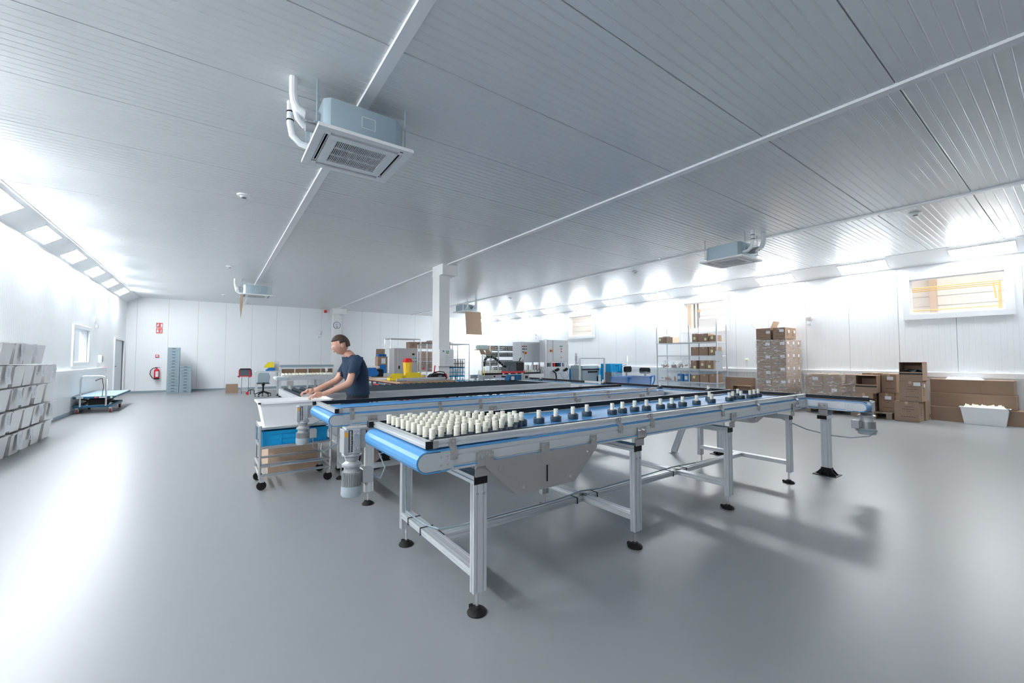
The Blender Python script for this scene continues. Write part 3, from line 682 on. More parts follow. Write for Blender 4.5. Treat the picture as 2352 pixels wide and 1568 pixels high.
# ================================================================ CEILING EQUIPMENT
def ac_unit(label, x, y, rz):
    t = T('air_conditioner', label, 'air conditioner', (x, y, 3.29), rz, 'cassette air conditioners under the ceiling')
    w = .36
    P = [(-w+.05, -w), (w-.10, -w), (w, -w+.10), (w, w-.10), (w-.1, w), (-w+.05, w), (-w, w-.05), (-w, -w+.05)]
    b = B().prism(P, 'xy', .03, .30)
    body = b.build('body', 'acgrey', t, bevel=.004)
    B().box(-.05, .07, -w-.002, -w, .12, .124).box(-.05, .07, -w-.002, -w, .22, .224).box(-.05, -.046, -w-.002, -w, .12, .224).box(.066, .07, -w-.002, -w, .12, .224).build('panel_mark', 'label', body)
    s = .415
    f = B()
    f.box(-s, s, -s, -s+.07, 0, .03).box(-s, s, s-.07, s, 0, .03).box(-s, -s+.07, -s+.07, s-.07, 0, .03).box(s-.07, s, -s+.07, s-.07, 0, .03)
    f.box(-.30, .30, -.30, -.225, 0, .03).box(-.30, .30, .225, .30, 0, .03).box(-.30, -.225, -.225, .225, 0, .03).box(.225, .30, -.225, .225, 0, .03)
    for sx in (-1, 1):
        for sy in (-1, 1): f.box(min(sx*.30, sx*.345), max(sx*.30, sx*.345), min(sy*.30, sy*.345), max(sy*.30, sy*.345), 0, .03)
    f.box(-.345, .345, -.345, .345, .028, .031)
    fa = f.build('fascia', 'whitep', t, bevel=.003)
    for rot in range(4):
        R = Matrix.Rotation(rot*PI/2, 4, 'Z')
        B().box(-.29, .29, -.339, -.332, .002, .02).box(-.29, .29, -.312, -.306, .010, .016).xf(R).build('air_vane', 'whitep', fa)
        B().box(-.295, .295, -.342, -.304, .0265, .0278).xf(R).build('slot', 'dark', fa)  # dark strip, paints the shade inside the air outlet
    B().box(-.223, .223, -.223, .223, .020, .0275).build('grille_backing', 'dark', t)  # dark sheet, paints the shade in the gaps between slats
    g = B()
    for i in range(30): xx = -.22+i*.0152; g.box(xx-.0022, xx+.0022, -.222, .222, .004, .018)
    for yy in (-.075, .075): g.box(-.222, .222, yy-.004, yy+.004, .003, .018)
    stuff(g.build('grille', 'whitep', t))
    B().box(.30, .33, -.37, -.355, -.001, 0).build('badge', 'ink', t)
    for sx, sy in ((-.40, -.25), (-.40, .25), (.39, -.25), (.39, .25)):
        r = B().cyl((sx, sy, .10), (sx, sy, .488), .006, n=6).box(sx-.02, sx+.02, sy-.02, sy+.02, .10, .106).box(min(sx, sx*.88), max(sx, sx*.88), sy-.012, sy+.012, .098, .104)
        r.build('hanger_rod', 'acgrey', t)
    p = B().tube([(-.36, -.15, .20), (-.48, -.15, .20), (-.53, -.15, .22), (-.56, -.15, .27), (-.57, -.15, .35), (-.57, -.15, .488)], .034, 10)
    o = p.build('drain_pipe', 'trim', t, smooth=True)
    B().cyl((-.37, -.15, .20), (-.48, -.15, .20), .045, n=14).build('insulation', 'insul', o, smooth=True)
    p = B().tube([(-.36, -.05, .15), (-.47, -.05, .14), (-.52, -.07, .18), (-.55, -.10, .25), (-.565, -.11, .34), (-.565, -.11, .488)], .026, 10)
    o = p.build('refrigerant_pipe', 'trim', t, smooth=True)
    B().cyl((-.37, -.05, .15), (-.46, -.05, .14), .042, n=14).build('insulation', 'insul', o, smooth=True)
    p = B().tube([(-.36, .25, .10), (-.45, .25, .11), (-.52, .25, .17), (-.54, .25, .28), (-.54, .25, .488)], .030, 10)
    o = p.build('condensate_pipe', 'trim', t, smooth=True)
    for z in (.30, .38): B().cyl((-.54, .25, z), (-.54, .25, z+.012), .033, n=12).build('clamp', 'black', o)
    return t
ac_unit('large grey and white ceiling air conditioner, nearest, on the first beam', 1.08, 4.07, 0)
t = ac_unit('small ceiling air conditioner with a hanging paper strip, above the stool', 1.07, 15.2, 0)
ac_unit('ceiling air conditioner under the right-hand ceiling bay, above the blue crates', 8.43, 4.15, PI/2+.0)
ac_unit('far ceiling air conditioner with a brown cardboard flap, right of the pillar', 8.66, 15.3, PI/2)
o = B().add([(.63, 14.80, 3.28), (.70, 14.80, 3.28), (.70, 14.86, 2.95), (.63, 14.86, 2.9), (.66, 14.93, 2.55)], [(0, 1, 2, 3), (3, 2, 4)]).add([(.63, 14.803, 3.28), (.70, 14.803, 3.28), (.70, 14.863, 2.95), (.63, 14.863, 2.9), (.66, 14.933, 2.55)], [(0, 1, 2, 3), (3, 2, 4)]).build('paper_strip', 'cardlight')
tag(o, 'pale paper strip hanging from the small air conditioner', 'paper strip')
o = B().box(8.28, 8.30, 14.86, 15.76, 0, 0).v
b = B().box(0, .75, 0, .012, -.95, 0)
o = b.xf(Matrix.Translation((8.35, 14.85, 3.28)) @ Matrix.Rotation(-.10, 4, 'X')).build('cardboard_flap', 'cardlight')
tag(o, 'brown cardboard sheet hanging from the far air conditioner', 'cardboard')
for i, (x, y, d) in enumerate(((.32, 7.23, 'nearest of three in line left of the first beam'), (.31, 13.1, 'middle of three in line left of the first beam'), (.30, 19.1, 'farthest of three in line left of the first beam'), (9.42, 1.60, 'nearest one in the right-hand bay'), (9.5, 7.3, 'middle one in the right-hand bay'), (9.6, 13.4, 'farthest one in the right-hand bay'))):
    t = T('smoke_detector', 'white round ceiling detector, '+d, 'detector', (x, y, 3.776), 0, 'ceiling detectors')
    B().lathe((0, 0, 0), [(.01, -.045), (.045, -.04), (.05, -.025), (.085, -.018), (.09, 0)], 20).build('housing', 'whitep', t, smooth=True)
    B().lathe((0, 0, 0), [(.03, -.050), (.034, -.041)], 12).build('sensor', 'dgrey', t, smooth=True)
t = T('alarm_box', 'small red alarm sounder at the top of the far column', 'alarm', (4.45, 21.94, 3.66), world=True)
B().box(4.40, 4.52, 21.84, 21.94, 3.60, 3.72).build('housing', 'red', t, bevel=.008); B().cyl((4.46, 21.84, 3.66), (4.46, 21.82, 3.66), .035, n=12).build('sounder', 'signred', t)
# ---------------------------------------------------------------- far wall
t = T('wall_clock', 'round wall clock on the far column', 'clock', (4.87, 21.35, 2.93), world=True)
B().cyl((4.87, 21.35, 2.96), (4.87, 21.31, 2.96), .17, n=28).build('rim', 'dgrey', t, smooth=True)
B().cyl((4.87, 21.31, 2.96), (4.87, 21.303, 2.96), .15, n=28).build('dial', 'label', t)
B().box(4.865, 4.875, 21.297, 21.302, 2.96, 3.07).build('minute_hand', 'black', t)
B().add([(4.87, 21.30, 2.952), (4.865, 21.30, 2.968), (4.785, 21.30, 3.0), (4.787, 21.30, 2.992)], [(0, 1, 2, 3)]).build('hour_hand', 'black', t)
B().box(4.82, 4.92, 21.297, 21.302, 2.87, 2.895).build('date_window', 'ink', t)
t = T('fire_extinguisher', 'red fire extinguisher with a black hose on the far wall', 'extinguisher', (-1.80, 21.86, .50), world=True)
B().lathe((-1.80, 21.82, 0), [(.02, .535), (.075, .53), (.085, .55), (.085, .86), (.07, .91), (.03, .94), (.02, .97)], 20).build('cylinder', 'red', t, smooth=True)
B().lathe((-1.80, 21.82, 0), [(.088, .52), (.088, .57), (.05, .57)], 20).build('foot_ring', 'black', t, smooth=True)
B().box(-1.83, -1.74, 21.722, 21.738, .62, .84).build('instruction_label', 'label', t)
B().cyl((-1.80, 21.82, .97), (-1.80, 21.82, 1.0), .02, n=10).box(-1.86, -1.70, 21.80, 21.84, .985, 1.0).build('valve', 'black', t)
B().tube([(-1.82, 21.82, .98), (-1.92, 21.82, .96), (-1.99, 21.82, .86), (-2.0, 21.82, .72), (-1.94, 21.82, .60), (-1.89, 21.82, .55)], .013, 8).build('hose', 'black', t, smooth=True)
t = T('fire_sign', 'red and white fire equipment sign of two squares on the far wall', 'sign', (-1.77, 21.93, 2.4), world=True)
B().box(-1.88, -1.66, 21.92, 21.94, 2.36, 2.80).build('plate', 'label', t)
B().box(-1.87, -1.67, 21.915, 21.92, 2.59, 2.79).build('upper_square', 'signred', t); B().box(-1.87, -1.67, 21.915, 21.92, 2.37, 2.57).build('lower_square', 'signred', t)
b = B()
b.box(-1.85, -1.80, 21.91, 21.915, 2.62, 2.70).box(-1.83, -1.79, 21.91, 21.915, 2.70, 2.76).box(-1.86, -1.80, 21.91, 21.915, 2.61, 2.64).box(-1.73, -1.685, 21.91, 21.915, 2.62, 2.75)
b.box(-1.85, -1.79, 21.91, 21.915, 2.41, 2.49).box(-1.835, -1.805, 21.91, 21.915, 2.50, 2.55).box(-1.73, -1.70, 21.91, 21.915, 2.40, 2.53).box(-1.75, -1.69, 21.91, 21.915, 2.40, 2.42)
b.build('pictograms', 'label', t)
t = T('alarm_call_point', 'small red call point above the fire extinguisher', 'call point', (-1.80, 21.94, 1.4), world=True)
B().box(-1.87, -1.75, 21.90, 21.94, 1.39, 1.50).build('housing', 'red', t, bevel=.006); B().box(-1.85, -1.77, 21.895, 21.90, 1.42, 1.48).build('glass', 'label', t)
def vent_bell(label, x, y, z, ax):      # round white sounder with junction box
    t = T('wall_light', label, 'wall light', (x, y, z))
    R = Matrix.Rotation(PI/2, 4, 'X') if ax == 'y' else Matrix.Rotation(PI/2, 4, 'Y') if ax == 'x' else Matrix.Rotation(-PI/2, 4, 'Y')
    B().lathe((0, 0, 0), [(.02, .10), (.07, .085), (.10, .04), (.10, 0)], 20).xf(R @ Matrix.Identity(4) if ax != 'x' else Matrix.Rotation(-PI/2, 4, 'Y')).build('globe', 'whitep', t, smooth=True)
    bb = (-.04, .04, -.05, 0, -.24, -.17) if ax == 'y' else (-.05, 0, -.05, .05, -.24, -.17) if ax == 'x' else (0, .05, -.05, .05, -.24, -.17)
    B().box(*bb).build('junction_box', 'cab', t, bevel=.004)
vent_bell('round white light with its box on the far wall left of the column', 4.2, 21.93, 2.60, 'y')
vent_bell('round white light with its box on the right wall by the tall carton stack', 13.47, 4.5, 2.50, 'x')
vent_bell('round white light on the right wall above the grey cabinets', 13.47, 16.5, 2.6, 'x')
vent_bell('round white light with its box on the left wall beside the window', -2.75, 16.7, 2.48, 'l')
# grey stacking crates by the far wall
def crate(name, w, d, h, m):
    b = B().box(0, w, 0, d, 0, .012)
    for z0, z1 in ((0, .02), (h-.045, h)):
        b.box(0, w, 0, .012, z0, z1).box(0, w, d-.012, d, z0, z1).box(0, .012, .012, d-.012, z0, z1).box(w-.012, w, .012, d-.012, z0, z1)
    for cx in (0, w-.05): b.box(cx, cx+.05, 0, .012, .02, h-.045)
    b.box(w*.35, w*.65, 0, .012, .02, h*.34)
    n = 9
    for i in range(n):
        xx = .05+(w-.1)*i/n; b.add([(xx, .002, .02), (xx+.008, .002, .02), (xx+(w-.1)/n, .002, h-.045), (xx+(w-.1)/n-.008, .002, h-.045), (xx, .009, .02), (xx+.008, .009, .02), (xx+(w-.1)/n, .009, h-.045), (xx+(w-.1)/n-.008, .009, h-.045)], [(0,1,2,3),(7,6,5,4),(0,4,5,1),(1,5,6,2),(2,6,7,3),(3,7,4,0)])
        b.add([(xx+(w-.1)/n, .003, .02), (xx+(w-.1)/n-.008, .003, .02), (xx, .003, h-.045), (xx+.008, .003, h-.045)], [(0, 1, 2, 3)])
    b.box(.012, w-.012, .020, .024, .012, h-.01).box(0, .008, .012, d-.012, .02, h-.045).box(w-.008, w, .012, d-.012, .02, h-.045).box(.012, w-.012, d-.012, d-.004, .02, h-.045)
    return b
t0 = T('stacking_crate', '', 'crate'); crate('c', .36, .52, .118, 0).build('shell', 'crategrey', t0); B().box(.13, .23, -.001, .014, .070, .085).build('handle', 'dark', t0)
fst = True
for col, (cx, cy, n, nm) in enumerate(((-1.41, 20.85, 15, 'taller'), (-1.03, 20.80, 9, 'shorter'))):
    for i in range(n):
        lab = 'grey lattice crate, %s from the floor in the %s stack at the far wall' % (ORD[i], nm)
        if fst: t = t0; fst = False; t.location = (cx, cy, 0)
        else: t = dup(t0, (cx, cy, i*.1185))
        t['label'] = lab; t['group'] = 'grey crates at the far wall'
def open_carton(name, label, loc, rz, w, d, h, m='cardlight', group=None, flaps=True, t_=.006):
    t = T(name, label, 'box', loc, rz, group)
    B().tray(0, w, 0, d, 0, h, t=t_).build('body', m, t)
    if flaps:
        B().add([(0, 0, h), (w, 0, h), (w*.98, -.03, h-.10), (w*.02, -.03, h-.10), (0, .004, h), (w, .004, h), (w*.98, -.034, h-.10), (w*.02, -.034, h-.10)], [(0,1,2,3),(4,7,6,5),(0,3,7,4),(1,5,6,2),(2,6,7,3),(0,4,5,1)])
    return t
open_carton('cardboard_box', 'small open brown box on the floor by the far wall', (.44, 19.62, 0), -.05, .40, .34, .34, 'card')
# ================================================================ LEFT SIDE
tp = T('storage_tub', '', 'tub')
B().tray(-.210, .210, -.166, .166, 0, .30, t=.006, d=.034, rim=.014).build('shell', 'tub', tp)
fst = True
rows = [(7.62, 5), (8.08, 5), (8.54, 5), (9.0, 5), (9.46, 5), (9.92, 5), (10.44, 4)]
for c, (cy, n) in enumerate(rows):
    for i in range(n):
        p = (-2.49+random.uniform(-.012, .012), cy+random.uniform(-.008, .008), i*.318+.0)
        lab = 'white tub, %s from the floor, %s stack from the camera by the left wall' % (ORD[i], ORD[c])
        if fst: q = tp; fst = False; q.location = p
        else: q = dup(tp, p)
        q['label'] = lab; q['group'] = 'white tubs stacked along the left wall'
# nested rim spacers between tubs are the tubs themselves; paper sheets hang over the rims
k = 0
for c, (cy, n) in enumerate(rows):
    for i in range(n):
        if (c*3+i*2) % 4 in (0, 1):
            h = .25 if (c+i) % 2 else .19; w_ = .15; yo = cy+random.uniform(-.07, .07); z1 = i*.318+.318-.012; xx = -2.240
            pts = []
            for j in range(6): pts.append((xx+.006+.006*math.sin(j*1.1+c), z1-h*j/5))
            b = B(); vs = []
            for x_, z_ in pts: vs += [(x_+.012-.002*(z1-z_), yo-w_/2, z_), (x_+.014-.002*(z1-z_)+.006, yo+w_/2, z_)]
            b.add(vs, [(2*j, 2*j+1, 2*j+3, 2*j+2) for j in range(5)])
            b.add([(v[0]+.0015, v[1], v[2]) for v in vs], [(2*j, 2*j+2, 2*j+3, 2*j+1) for j in range(5)])
            o = b.build('paper_sheet', 'label', None, smooth=True)
            tag(o, 'paper sheet hanging on the %s tub from the floor, %s stack from the camera' % (ORD[i], ORD[c]), 'paper', 'paper sheets on the white tubs')
            b = B()
            for j in range(6): b.box(xx+.03, xx+.032, yo-w_*.35, yo+w_*(.1+.05*(j % 3)), z1-.05-j*.02, z1-.047-j*.02)
            b.build('handwriting', 'greyp', o); k += 1
# wall bumper rail with red end
t = T('bumper_rail', 'long white wall rail with a red end cap on the left wall', 'rail', (-2.74, 14, 1.0), world=True)
B().box(-2.765, -2.66, 10.72, 17.85, .975, 1.085).build('rail', 'trim', t, bevel=.012)
B().prism([(-2.765, 17.85), (-2.66, 17.85), (-2.70, 18.02), (-2.765, 18.02)], 'xy', .97, 1.09).build('end_cap', 'red', t, bevel=.006)
t = T('soap_dispenser', 'white dispenser on the left wall between window and door', 'dispenser', (-2.76, 17.3, 1.3), world=True)
B().box(-2.766, -2.68, 17.2, 17.38, 1.22, 1.46).build('housing', 'whitep', t, bevel=.01); B().box(-2.68, -2.672, 17.3, 17.34, 1.26, 1.42).build('window', 'dgrey', t); B().box(-2.76, -2.62, 17.22, 17.40, 1.12, 1.13).build('drip_tray', 'cab', t)
# lift table trolley
t = T('lift_table', 'blue scissor lift table with a push bar, by the left wall', 'trolley', (-2.38, 14.6, 0), world=True)
B().box(-2.74, -1.98, 14.50, 16.9, .36, .41).build('platform', 'liftblue', t, bevel=.006, label='dark blue edged platform')
B().box(-2.73, -1.99, 14.51, 16.89, .411, .414).build('deck', 'deckblue', t)
b = B().box(-2.72, -2.64, 14.42, 15.9, .14, .20).box(-2.10, -2.02, 14.42, 15.9, .14, .20).box(-2.64, -2.10, 14.42, 14.50, .14, .20).box(-2.64, -2.10, 15.82, 15.9, .14, .20)
b.build('base_frame', 'liftblue', t, bevel=.004)
b = B()
for x in (-2.60, -2.16):
    for sg in (0, 1):
        z0, z1 = (.19, .35) if sg else (.35, .19)
        b.add([(x-.015+sg*.03, 14.6, z0-.02), (x-.015+sg*.03, 15.8, z1-.02), (x-.015+sg*.03, 15.8, z1+.02), (x-.015+sg*.03, 14.6, z0+.02), (x+sg*.03, 14.6, z0-.02), (x+sg*.03, 15.8, z1-.02), (x+sg*.03, 15.8, z1+.02), (x+sg*.03, 14.6, z0+.02)], [(0,1,2,3),(7,6,5,4),(0,4,5,1),(1,5,6,2),(2,6,7,3),(3,7,4,0)])
b.box(-2.50, -2.20, 14.7, 15.3, .16, .33)
b.build('scissor_arms', 'black', t)
b = B().tube([(-2.60, 14.42, .17), (-2.60, 14.42, .84), (-2.575, 14.42, .90), (-2.52, 14.42, .92), (-2.22, 14.42, .92), (-2.165, 14.42, .90), (-2.14, 14.42, .84), (-2.14, 14.42, .17)], .018, 10)
h = b.build('push_bar', 'chrome', t, smooth=True)
B().tube([(-2.34, 14.40, .80), (-2.28, 14.40, .84), (-2.22, 14.41, .86)], .008, 6).tube([(-2.22, 14.41, .86), (-2.19, 14.40, .65), (-2.21, 14.40, .4)], .007, 6).build('release_lever', 'black', h)
for x, y in ((-2.66, 14.50), (-2.06, 14.50), (-2.66, 15.78), (-2.06, 15.78)):
    c = B().box(x-.03, x+.03, y-.03, y+.03, .10, .14).box(x-.03, x-.022, y-.03, y+.03, .04, .12).box(x+.022, x+.03, y-.03, y+.03, .04, .12).build('caster', 'chrome', t)
    B().cyl((x-.02, y, .05), (x+.02, y, .05), .05, n=16).build('wheel', 'wheelred', c, smooth=True)
for x, m_ in ((-2.68, 'label'), (-2.28, 'label')): B().box(x, x+.12, 14.494, 14.499, .37, .40).build('sticker', m_, t)
B().box(-2.36, -2.31, 14.492, 14.498, .37, .40).build('sticker', 'signred', t); B().box(-2.06, -2.02, 14.4, 14.405, .37, .40).box(-1.979, -1.975, 14.7, 14.76, .37, .40).build('sticker', 'note', t)
# ================================================================ RIGHT WALL SIDE
def carton(label, x0, x1, y0, y1, z0, z1, m='card', sx=None, sy=None, prx=False, pry=False, group=None, name='cardboard_box', tape=True, flap=False, rz=0):
    t = T(name, label, 'box', (x0, y0, z0), 0, group, world=True)
    B().box(x0, x1, y0, y1, z0, z1).build('body', m, t, bevel=.004)
    if tape: B().box(x0+.002, x1-.002, (y0+y1)/2-.025, (y0+y1)/2+.025, z1, z1+.0015).box(x0-.0012, x0, (y0+y1)/2-.025, (y0+y1)/2+.025, z1-.06, z1).build('tape', 'cardlight', t)
    if sx: a, b = sx; B().box(x0-.0025, x0-.0005, y0+a, y0+a+.11, z0+b, z0+b+.075).build('label_sheet', 'label', t)
    if sy: a, b = sy; B().box(x0+a, x0+a+.08, y0-.0025, y0-.0005, z0+b, z0+b+.075).build('label_sheet', 'label', t)
    h = z1-z0
    if prx:
        p = B(); w = y1-y0
        for k, (u0, u1, v) in enumerate(((.25, .6, .72), (.2, .7, .60), (.35, .5, .50), (.15, .75, .22))):
            n = 6
            for i in range(n):
                a = w*(u0+(u1-u0)*i/n); p.box(x0-.0022, x0-.0004, y0+a, y0+a+w*(u1-u0)/n*.7, z0+h*v, z0+h*v+.011)
        stuff(p.build('printed_text', 'ink', t))
    if pry:
        p = B(); w = x1-x0
        for k in range(5):
            for i in range(3): p.box(x0+w*(.25+.12*i), x0+w*(.25+.12*i)+w*.09, y0-.0022, y0-.0004, z0+h*(.3+.09*k), z0+h*(.3+.09*k)+.010)
        stuff(p.build('printed_text', 'ink', t))
    return t
def side_open(label, x0, x1, y0, y1, z0, z1, lip, m='card', group=None, tape=True):    # carton lying with its mouth towards -x
    t = T('open_carton', label, 'box', (x0, y0, z0), 0, group, world=True); w = .008
    B().box(x0, x1, y0, y1, z0, z0+w).box(x0, x1, y0, y1, z1-w, z1).box(x0, x1, y0, y0+w, z0, z1).box(x0, x1, y1-w, y1, z0, z1).box(x1-w, x1, y0, y1, z0, z1).build('body', m, t)
    B().box(x0-.004, x0+.003, y0, y1, z0, z0+lip).build('front_flap', m, t)
    B().box(x0+.01, x1-.01, y0+.009, y1-.009, z0+.009, z0+.012).build('inner_floor', 'card2', t)
    if tape: B().box(x0-.006, x0-.004, y0, y1, z0+lip-.06, z0+lip-.03).build('black_tape', 'black', t)
    return t
def pallet(label, x0, x1, y0, y1):
    t = T('wooden_pallet', label, 'pallet', (x0, y0, 0), 0, 'wooden pallets by the right wall', world=True)
    n = 5; w = (x1-x0-.0)/n
    for i in range(n): B().box(x0+i*w+.01, x0+(i+1)*w-.01, y0, y1, .118, .14).build('deck_board', 'pallet', t)
    for y in (y0, (y0+y1)/2-.05, y1-.1): B().box(x0, x1, y, y+.1, .098, .118).build('stringer', 'pallet', t)
    for x in (x0, (x0+x1)/2-.07, x1-.14):
        for y in (y0, (y0+y1)/2-.05, y1-.1): B().box(x, x+.14, y, y+.1, .022, .098).build('block', 'pallet', t)
    for y in (y0, (y0+y1)/2-.05, y1-.1): B().box(x0, x1, y, y+.1, 0, .022).build('base_board', 'pallet', t)
    return t
def film(label, x0, x1, y0, y1, z0, z1, seed):
    rnd = random.Random(seed); b = B(); nz = 14; e = .012
    ring = []
    for a, c, n in (((x0-e, y0-e), (x1+e, y0-e), 10), ((x1+e, y0-e), (x1+e, y1+e), 10), ((x1+e, y1+e), (x0-e, y1+e), 10), ((x0-e, y1+e), (x0-e, y0-e), 10)):
        for i in range(n): ring.append((a[0]+(c[0]-a[0])*i/n, a[1]+(c[1]-a[1])*i/n))
    N = len(ring); cx, cy = (x0+x1)/2, (y0+y1)/2; vs = []
    for k in range(nz+1):
        z = z0+(z1-z0)*k/nz
        for x, y in ring:
            r = 1+rnd.uniform(0, .012); vs.append((cx+(x-cx)*r, cy+(y-cy)*r, z+rnd.uniform(-.012, .012)))
    b.add(vs, [(k*N+i, k*N+(i+1) % N, (k+1)*N+(i+1) % N, (k+1)*N+i) for k in range(nz) for i in range(N)])
    return tag(b.build('stretch_film', 'film', None, smooth=False), label, 'film', 'clear film round the carton stacks')
# tall wrapped pallet
pallet('wooden pallet under the tall film-wrapped carton stack', 12.42, 13.42, 4.70, 5.45)
G = 'cartons of the tall wrapped stack'
names = ['bottom', 'second', 'third', 'fourth', 'top']
for k in range(5):
    z0 = .1405+k*.345
    for j, (a, b_) in enumerate(((4.71, 5.08), (5.085, 5.45))):
        side = 'right' if j == 0 else 'left'
        carton('wrapped carton, %s row of the tall stack, front column at the %s' % (names[k], side), 12.42, 12.76, a, b_, z0, z0+.342, 'card', sx=((.03, .20) if j == 0 else (.02, .19 if k != 2 else .10)) if k else None, sy=(.10, .22) if j == 0 else None, prx=True, group=G, tape=False)
    for j, (a, b_) in enumerate(((12.765, 13.09), (13.095, 13.42))):
        carton('wrapped carton, %s row of the tall stack, %s column on the narrow side' % (names[k], ('second', 'third')[j]), a, b_, 4.71, 5.45, z0, z0+.342, 'card', sy=(.12, .22), pry=True, group=G, tape=False)
film('clear film wrinkled round the tall carton stack', 12.42, 13.41, 4.71, 5.45, .16, 1.868, 3)
t = T('cardboard_box', 'open carton with raised flaps on top of the tall stack', 'box', (12.42, 5.08, 1.868), world=True)
B().tray(12.42, 12.80, 5.08, 5.45, 1.88, 2.19).build('body', 'card', t)
B().add([(12.42, 5.45, 2.19), (12.80, 5.45, 2.19), (12.80, 5.58, 2.33), (12.42, 5.58, 2.33), (12.42, 5.454, 2.186), (12.80, 5.454, 2.186), (12.80, 5.584, 2.326), (12.42, 5.584, 2.326)], [(0,1,2,3),(7,6,5,4),(0,4,5,1),(1,5,6,2),(2,6,7,3),(3,7,4,0)]).build('left_flap', 'cardlight', t)
B().add([(12.42, 5.08, 2.19), (12.80, 5.08, 2.19), (12.80, 5.00, 2.37), (12.42, 5.00, 2.37), (12.42, 5.076, 2.19), (12.80, 5.076, 2.19), (12.80, 4.996, 2.37), (12.42, 4.996, 2.37)], [(0,1,2,3),(7,6,5,4),(0,4,5,1),(1,5,6,2),(2,6,7,3),(3,7,4,0)]).build('right_flap', 'cardlight', t)
B().box(12.4175, 12.4195, 5.09, 5.19, 2.04, 2.11).build('label_sheet', 'label', t)
p = B()
for v in (.25, .21, .16, .07):
    for i in range(6): p.box(12.4178, 12.4196, 5.20+i*.03, 5.22+i*.03, 1.868+v, 1.878+v)
stuff(p.build('printed_text', 'ink', t))
carton('closed carton with a white label on top of the tall stack, front one', 12.42, 12.78, 4.72, 5.02, 1.88, 2.19, 'card', sx=(.03, .19), sy=(.2, .17), prx=True, pry=True)
carton('closed carton on top of the tall stack, behind the labelled one', 12.785, 13.12, 4.72, 5.02, 1.88, 2.19, 'card', sy=(.2, .17), pry=True)
# low wrapped pallet
pallet('wooden pallet under the low film-wrapped carton stack', 12.42, 13.36, 3.26, 4.28)
for k in range(3):
    z0 = .1405+k*.275
    for j, (a, b_) in enumerate(((3.52, 3.90), (3.905, 4.285))):
        carton('wrapped carton, %s row of the low stack, %s of the front face' % (('bottom', 'middle', 'top')[k], ('right half', 'left half')[j]), 12.42, 12.80, a, b_, z0, z0+.272, 'card', sx=((.10, .12) if (k+j) % 2 else None), group='cartons of the low wrapped stack', tape=False)
    carton('wrapped carton, %s row of the low stack, set back at the right end' % ('bottom', 'middle', 'top')[k], 12.70, 13.30, 3.27, 3.515, z0, z0+.272, 'card', group='cartons of the low wrapped stack', tape=False)
    carton('wrapped carton, %s row of the low stack, rear half' % ('bottom', 'middle', 'top')[k], 12.805, 13.30, 3.52, 4.285, z0, z0+.272, 'card', group='cartons of the low wrapped stack', tape=False)
film('clear film wrinkled round the low carton stack', 12.42, 13.31, 3.27, 4.285, .16, .985, 5)
# loose pile on a pallet
pallet('bare wooden pallet showing its deck in front of the loose carton pile', 12.25, 13.30, 2.58, 3.24)
carton('carton with a white label, lower front of the loose pile on the pallet', 12.27, 12.75, 2.90, 3.24, .1405, .555, 'card', sx=(.08, .27), prx=True, pry=True)
carton('carton with yellow tape, lower right of the loose pile on the pallet', 12.52, 13.0, 2.58, 2.86, .1405, .56, 'card', sx=(.06, .28), prx=True)
side_open('open carton on its side with black tape, top of the loose pile', 12.27, 12.72, 2.83, 3.21, .557, .965, .20)
carton('large carton behind the open one on the loose pile', 12.60, 13.1, 2.56, 2.82, .562, 1.0, 'card', sx=(.05, .30), prx=True)
carton('carton at the back of the loose pile beside the low wrapped stack', 12.76, 13.25, 2.83, 3.21, .562, 1.01, 'card')
# tower at the right
carton('lowest carton of the three-high pile with a folded lid flap', 12.20, 12.62, 2.13, 2.53, .001, .425, 'card', prx=True, pry=True)
carton('carton tucked behind the lowest one of the three-high pile', 12.63, 13.0, 2.10, 2.52, .001, .43, 'card')
carton('middle carton of the three-high pile with a label in its corner', 12.22, 12.64, 2.08, 2.44, .428, .865, 'card', sx=(.02, .34), sy=(.2, .30), prx=True, pry=True)
t = side_open('open carton holding grey foil on top of the three-high pile', 12.22, 12.66, 2.06, 2.43, .867, 1.275, .20)
f = B(); rnd = random.Random(2)
g = [[(12.25+.38*i/6, 2.08+.33*j/6, 1.06+rnd.uniform(0, .07)) for j in range(7)] for i in range(7)]
f.add([p for r_ in g for p in r_], [(i*7+j, i*7+j+1, (i+1)*7+j+1, (i+1)*7+j) for i in range(6) for j in range(6)])
tag(f.build('foil_sheet', 'greyp', None, smooth=True), 'crumpled grey foil inside the open top carton of the three-high pile', 'foil')
# long flat cartons
for k, (ye, z0, z1, xf) in enumerate(((.55, 0, .305, 12.98), (.86, .306, .60, 13.02), (.88, .601, .90, 13.05))):
    t = carton('very long brown carton, %s of three against the right wall' % ('bottom', 'middle', 'top')[k], xf, 13.44, ye, 2.085, z0+.001, z1, 'card', tape=False)
    B().box(xf-.003, xf, ye+.45, ye+.456, z0+.005, z1-.005).build('seam', 'card2', t)
def foam(name, label, x0, x1, y0, y1, z, m, amp, seed, nx=8, ny=14):
    rnd = random.Random(seed); vs = []
    for i in range(nx+1):
        for j in range(ny+1):
            e = min(i, nx-i, 1)*min(j, ny-j, 1)
            vs.append((x0+(x1-x0)*i/nx, y0+(y1-y0)*j/ny, z+e*(amp*.5+amp*.5*math.sin(j*2.3+i)*math.cos(i*1.7+j*.6)+rnd.uniform(0, amp*.4))))
    b = B().add(vs, [(i*(ny+1)+j, i*(ny+1)+j+1, (i+1)*(ny+1)+j+1, (i+1)*(ny+1)+j) for i in range(nx) for j in range(ny)])
    return tag(stuff(b.build(name, m, None, smooth=True)), label, 'packing')
foam('foam_peanuts', 'white loose fill heaped in the top long carton', 13.06, 13.40, 1.30, 1.85, .90, 'whitep', .05, 4)
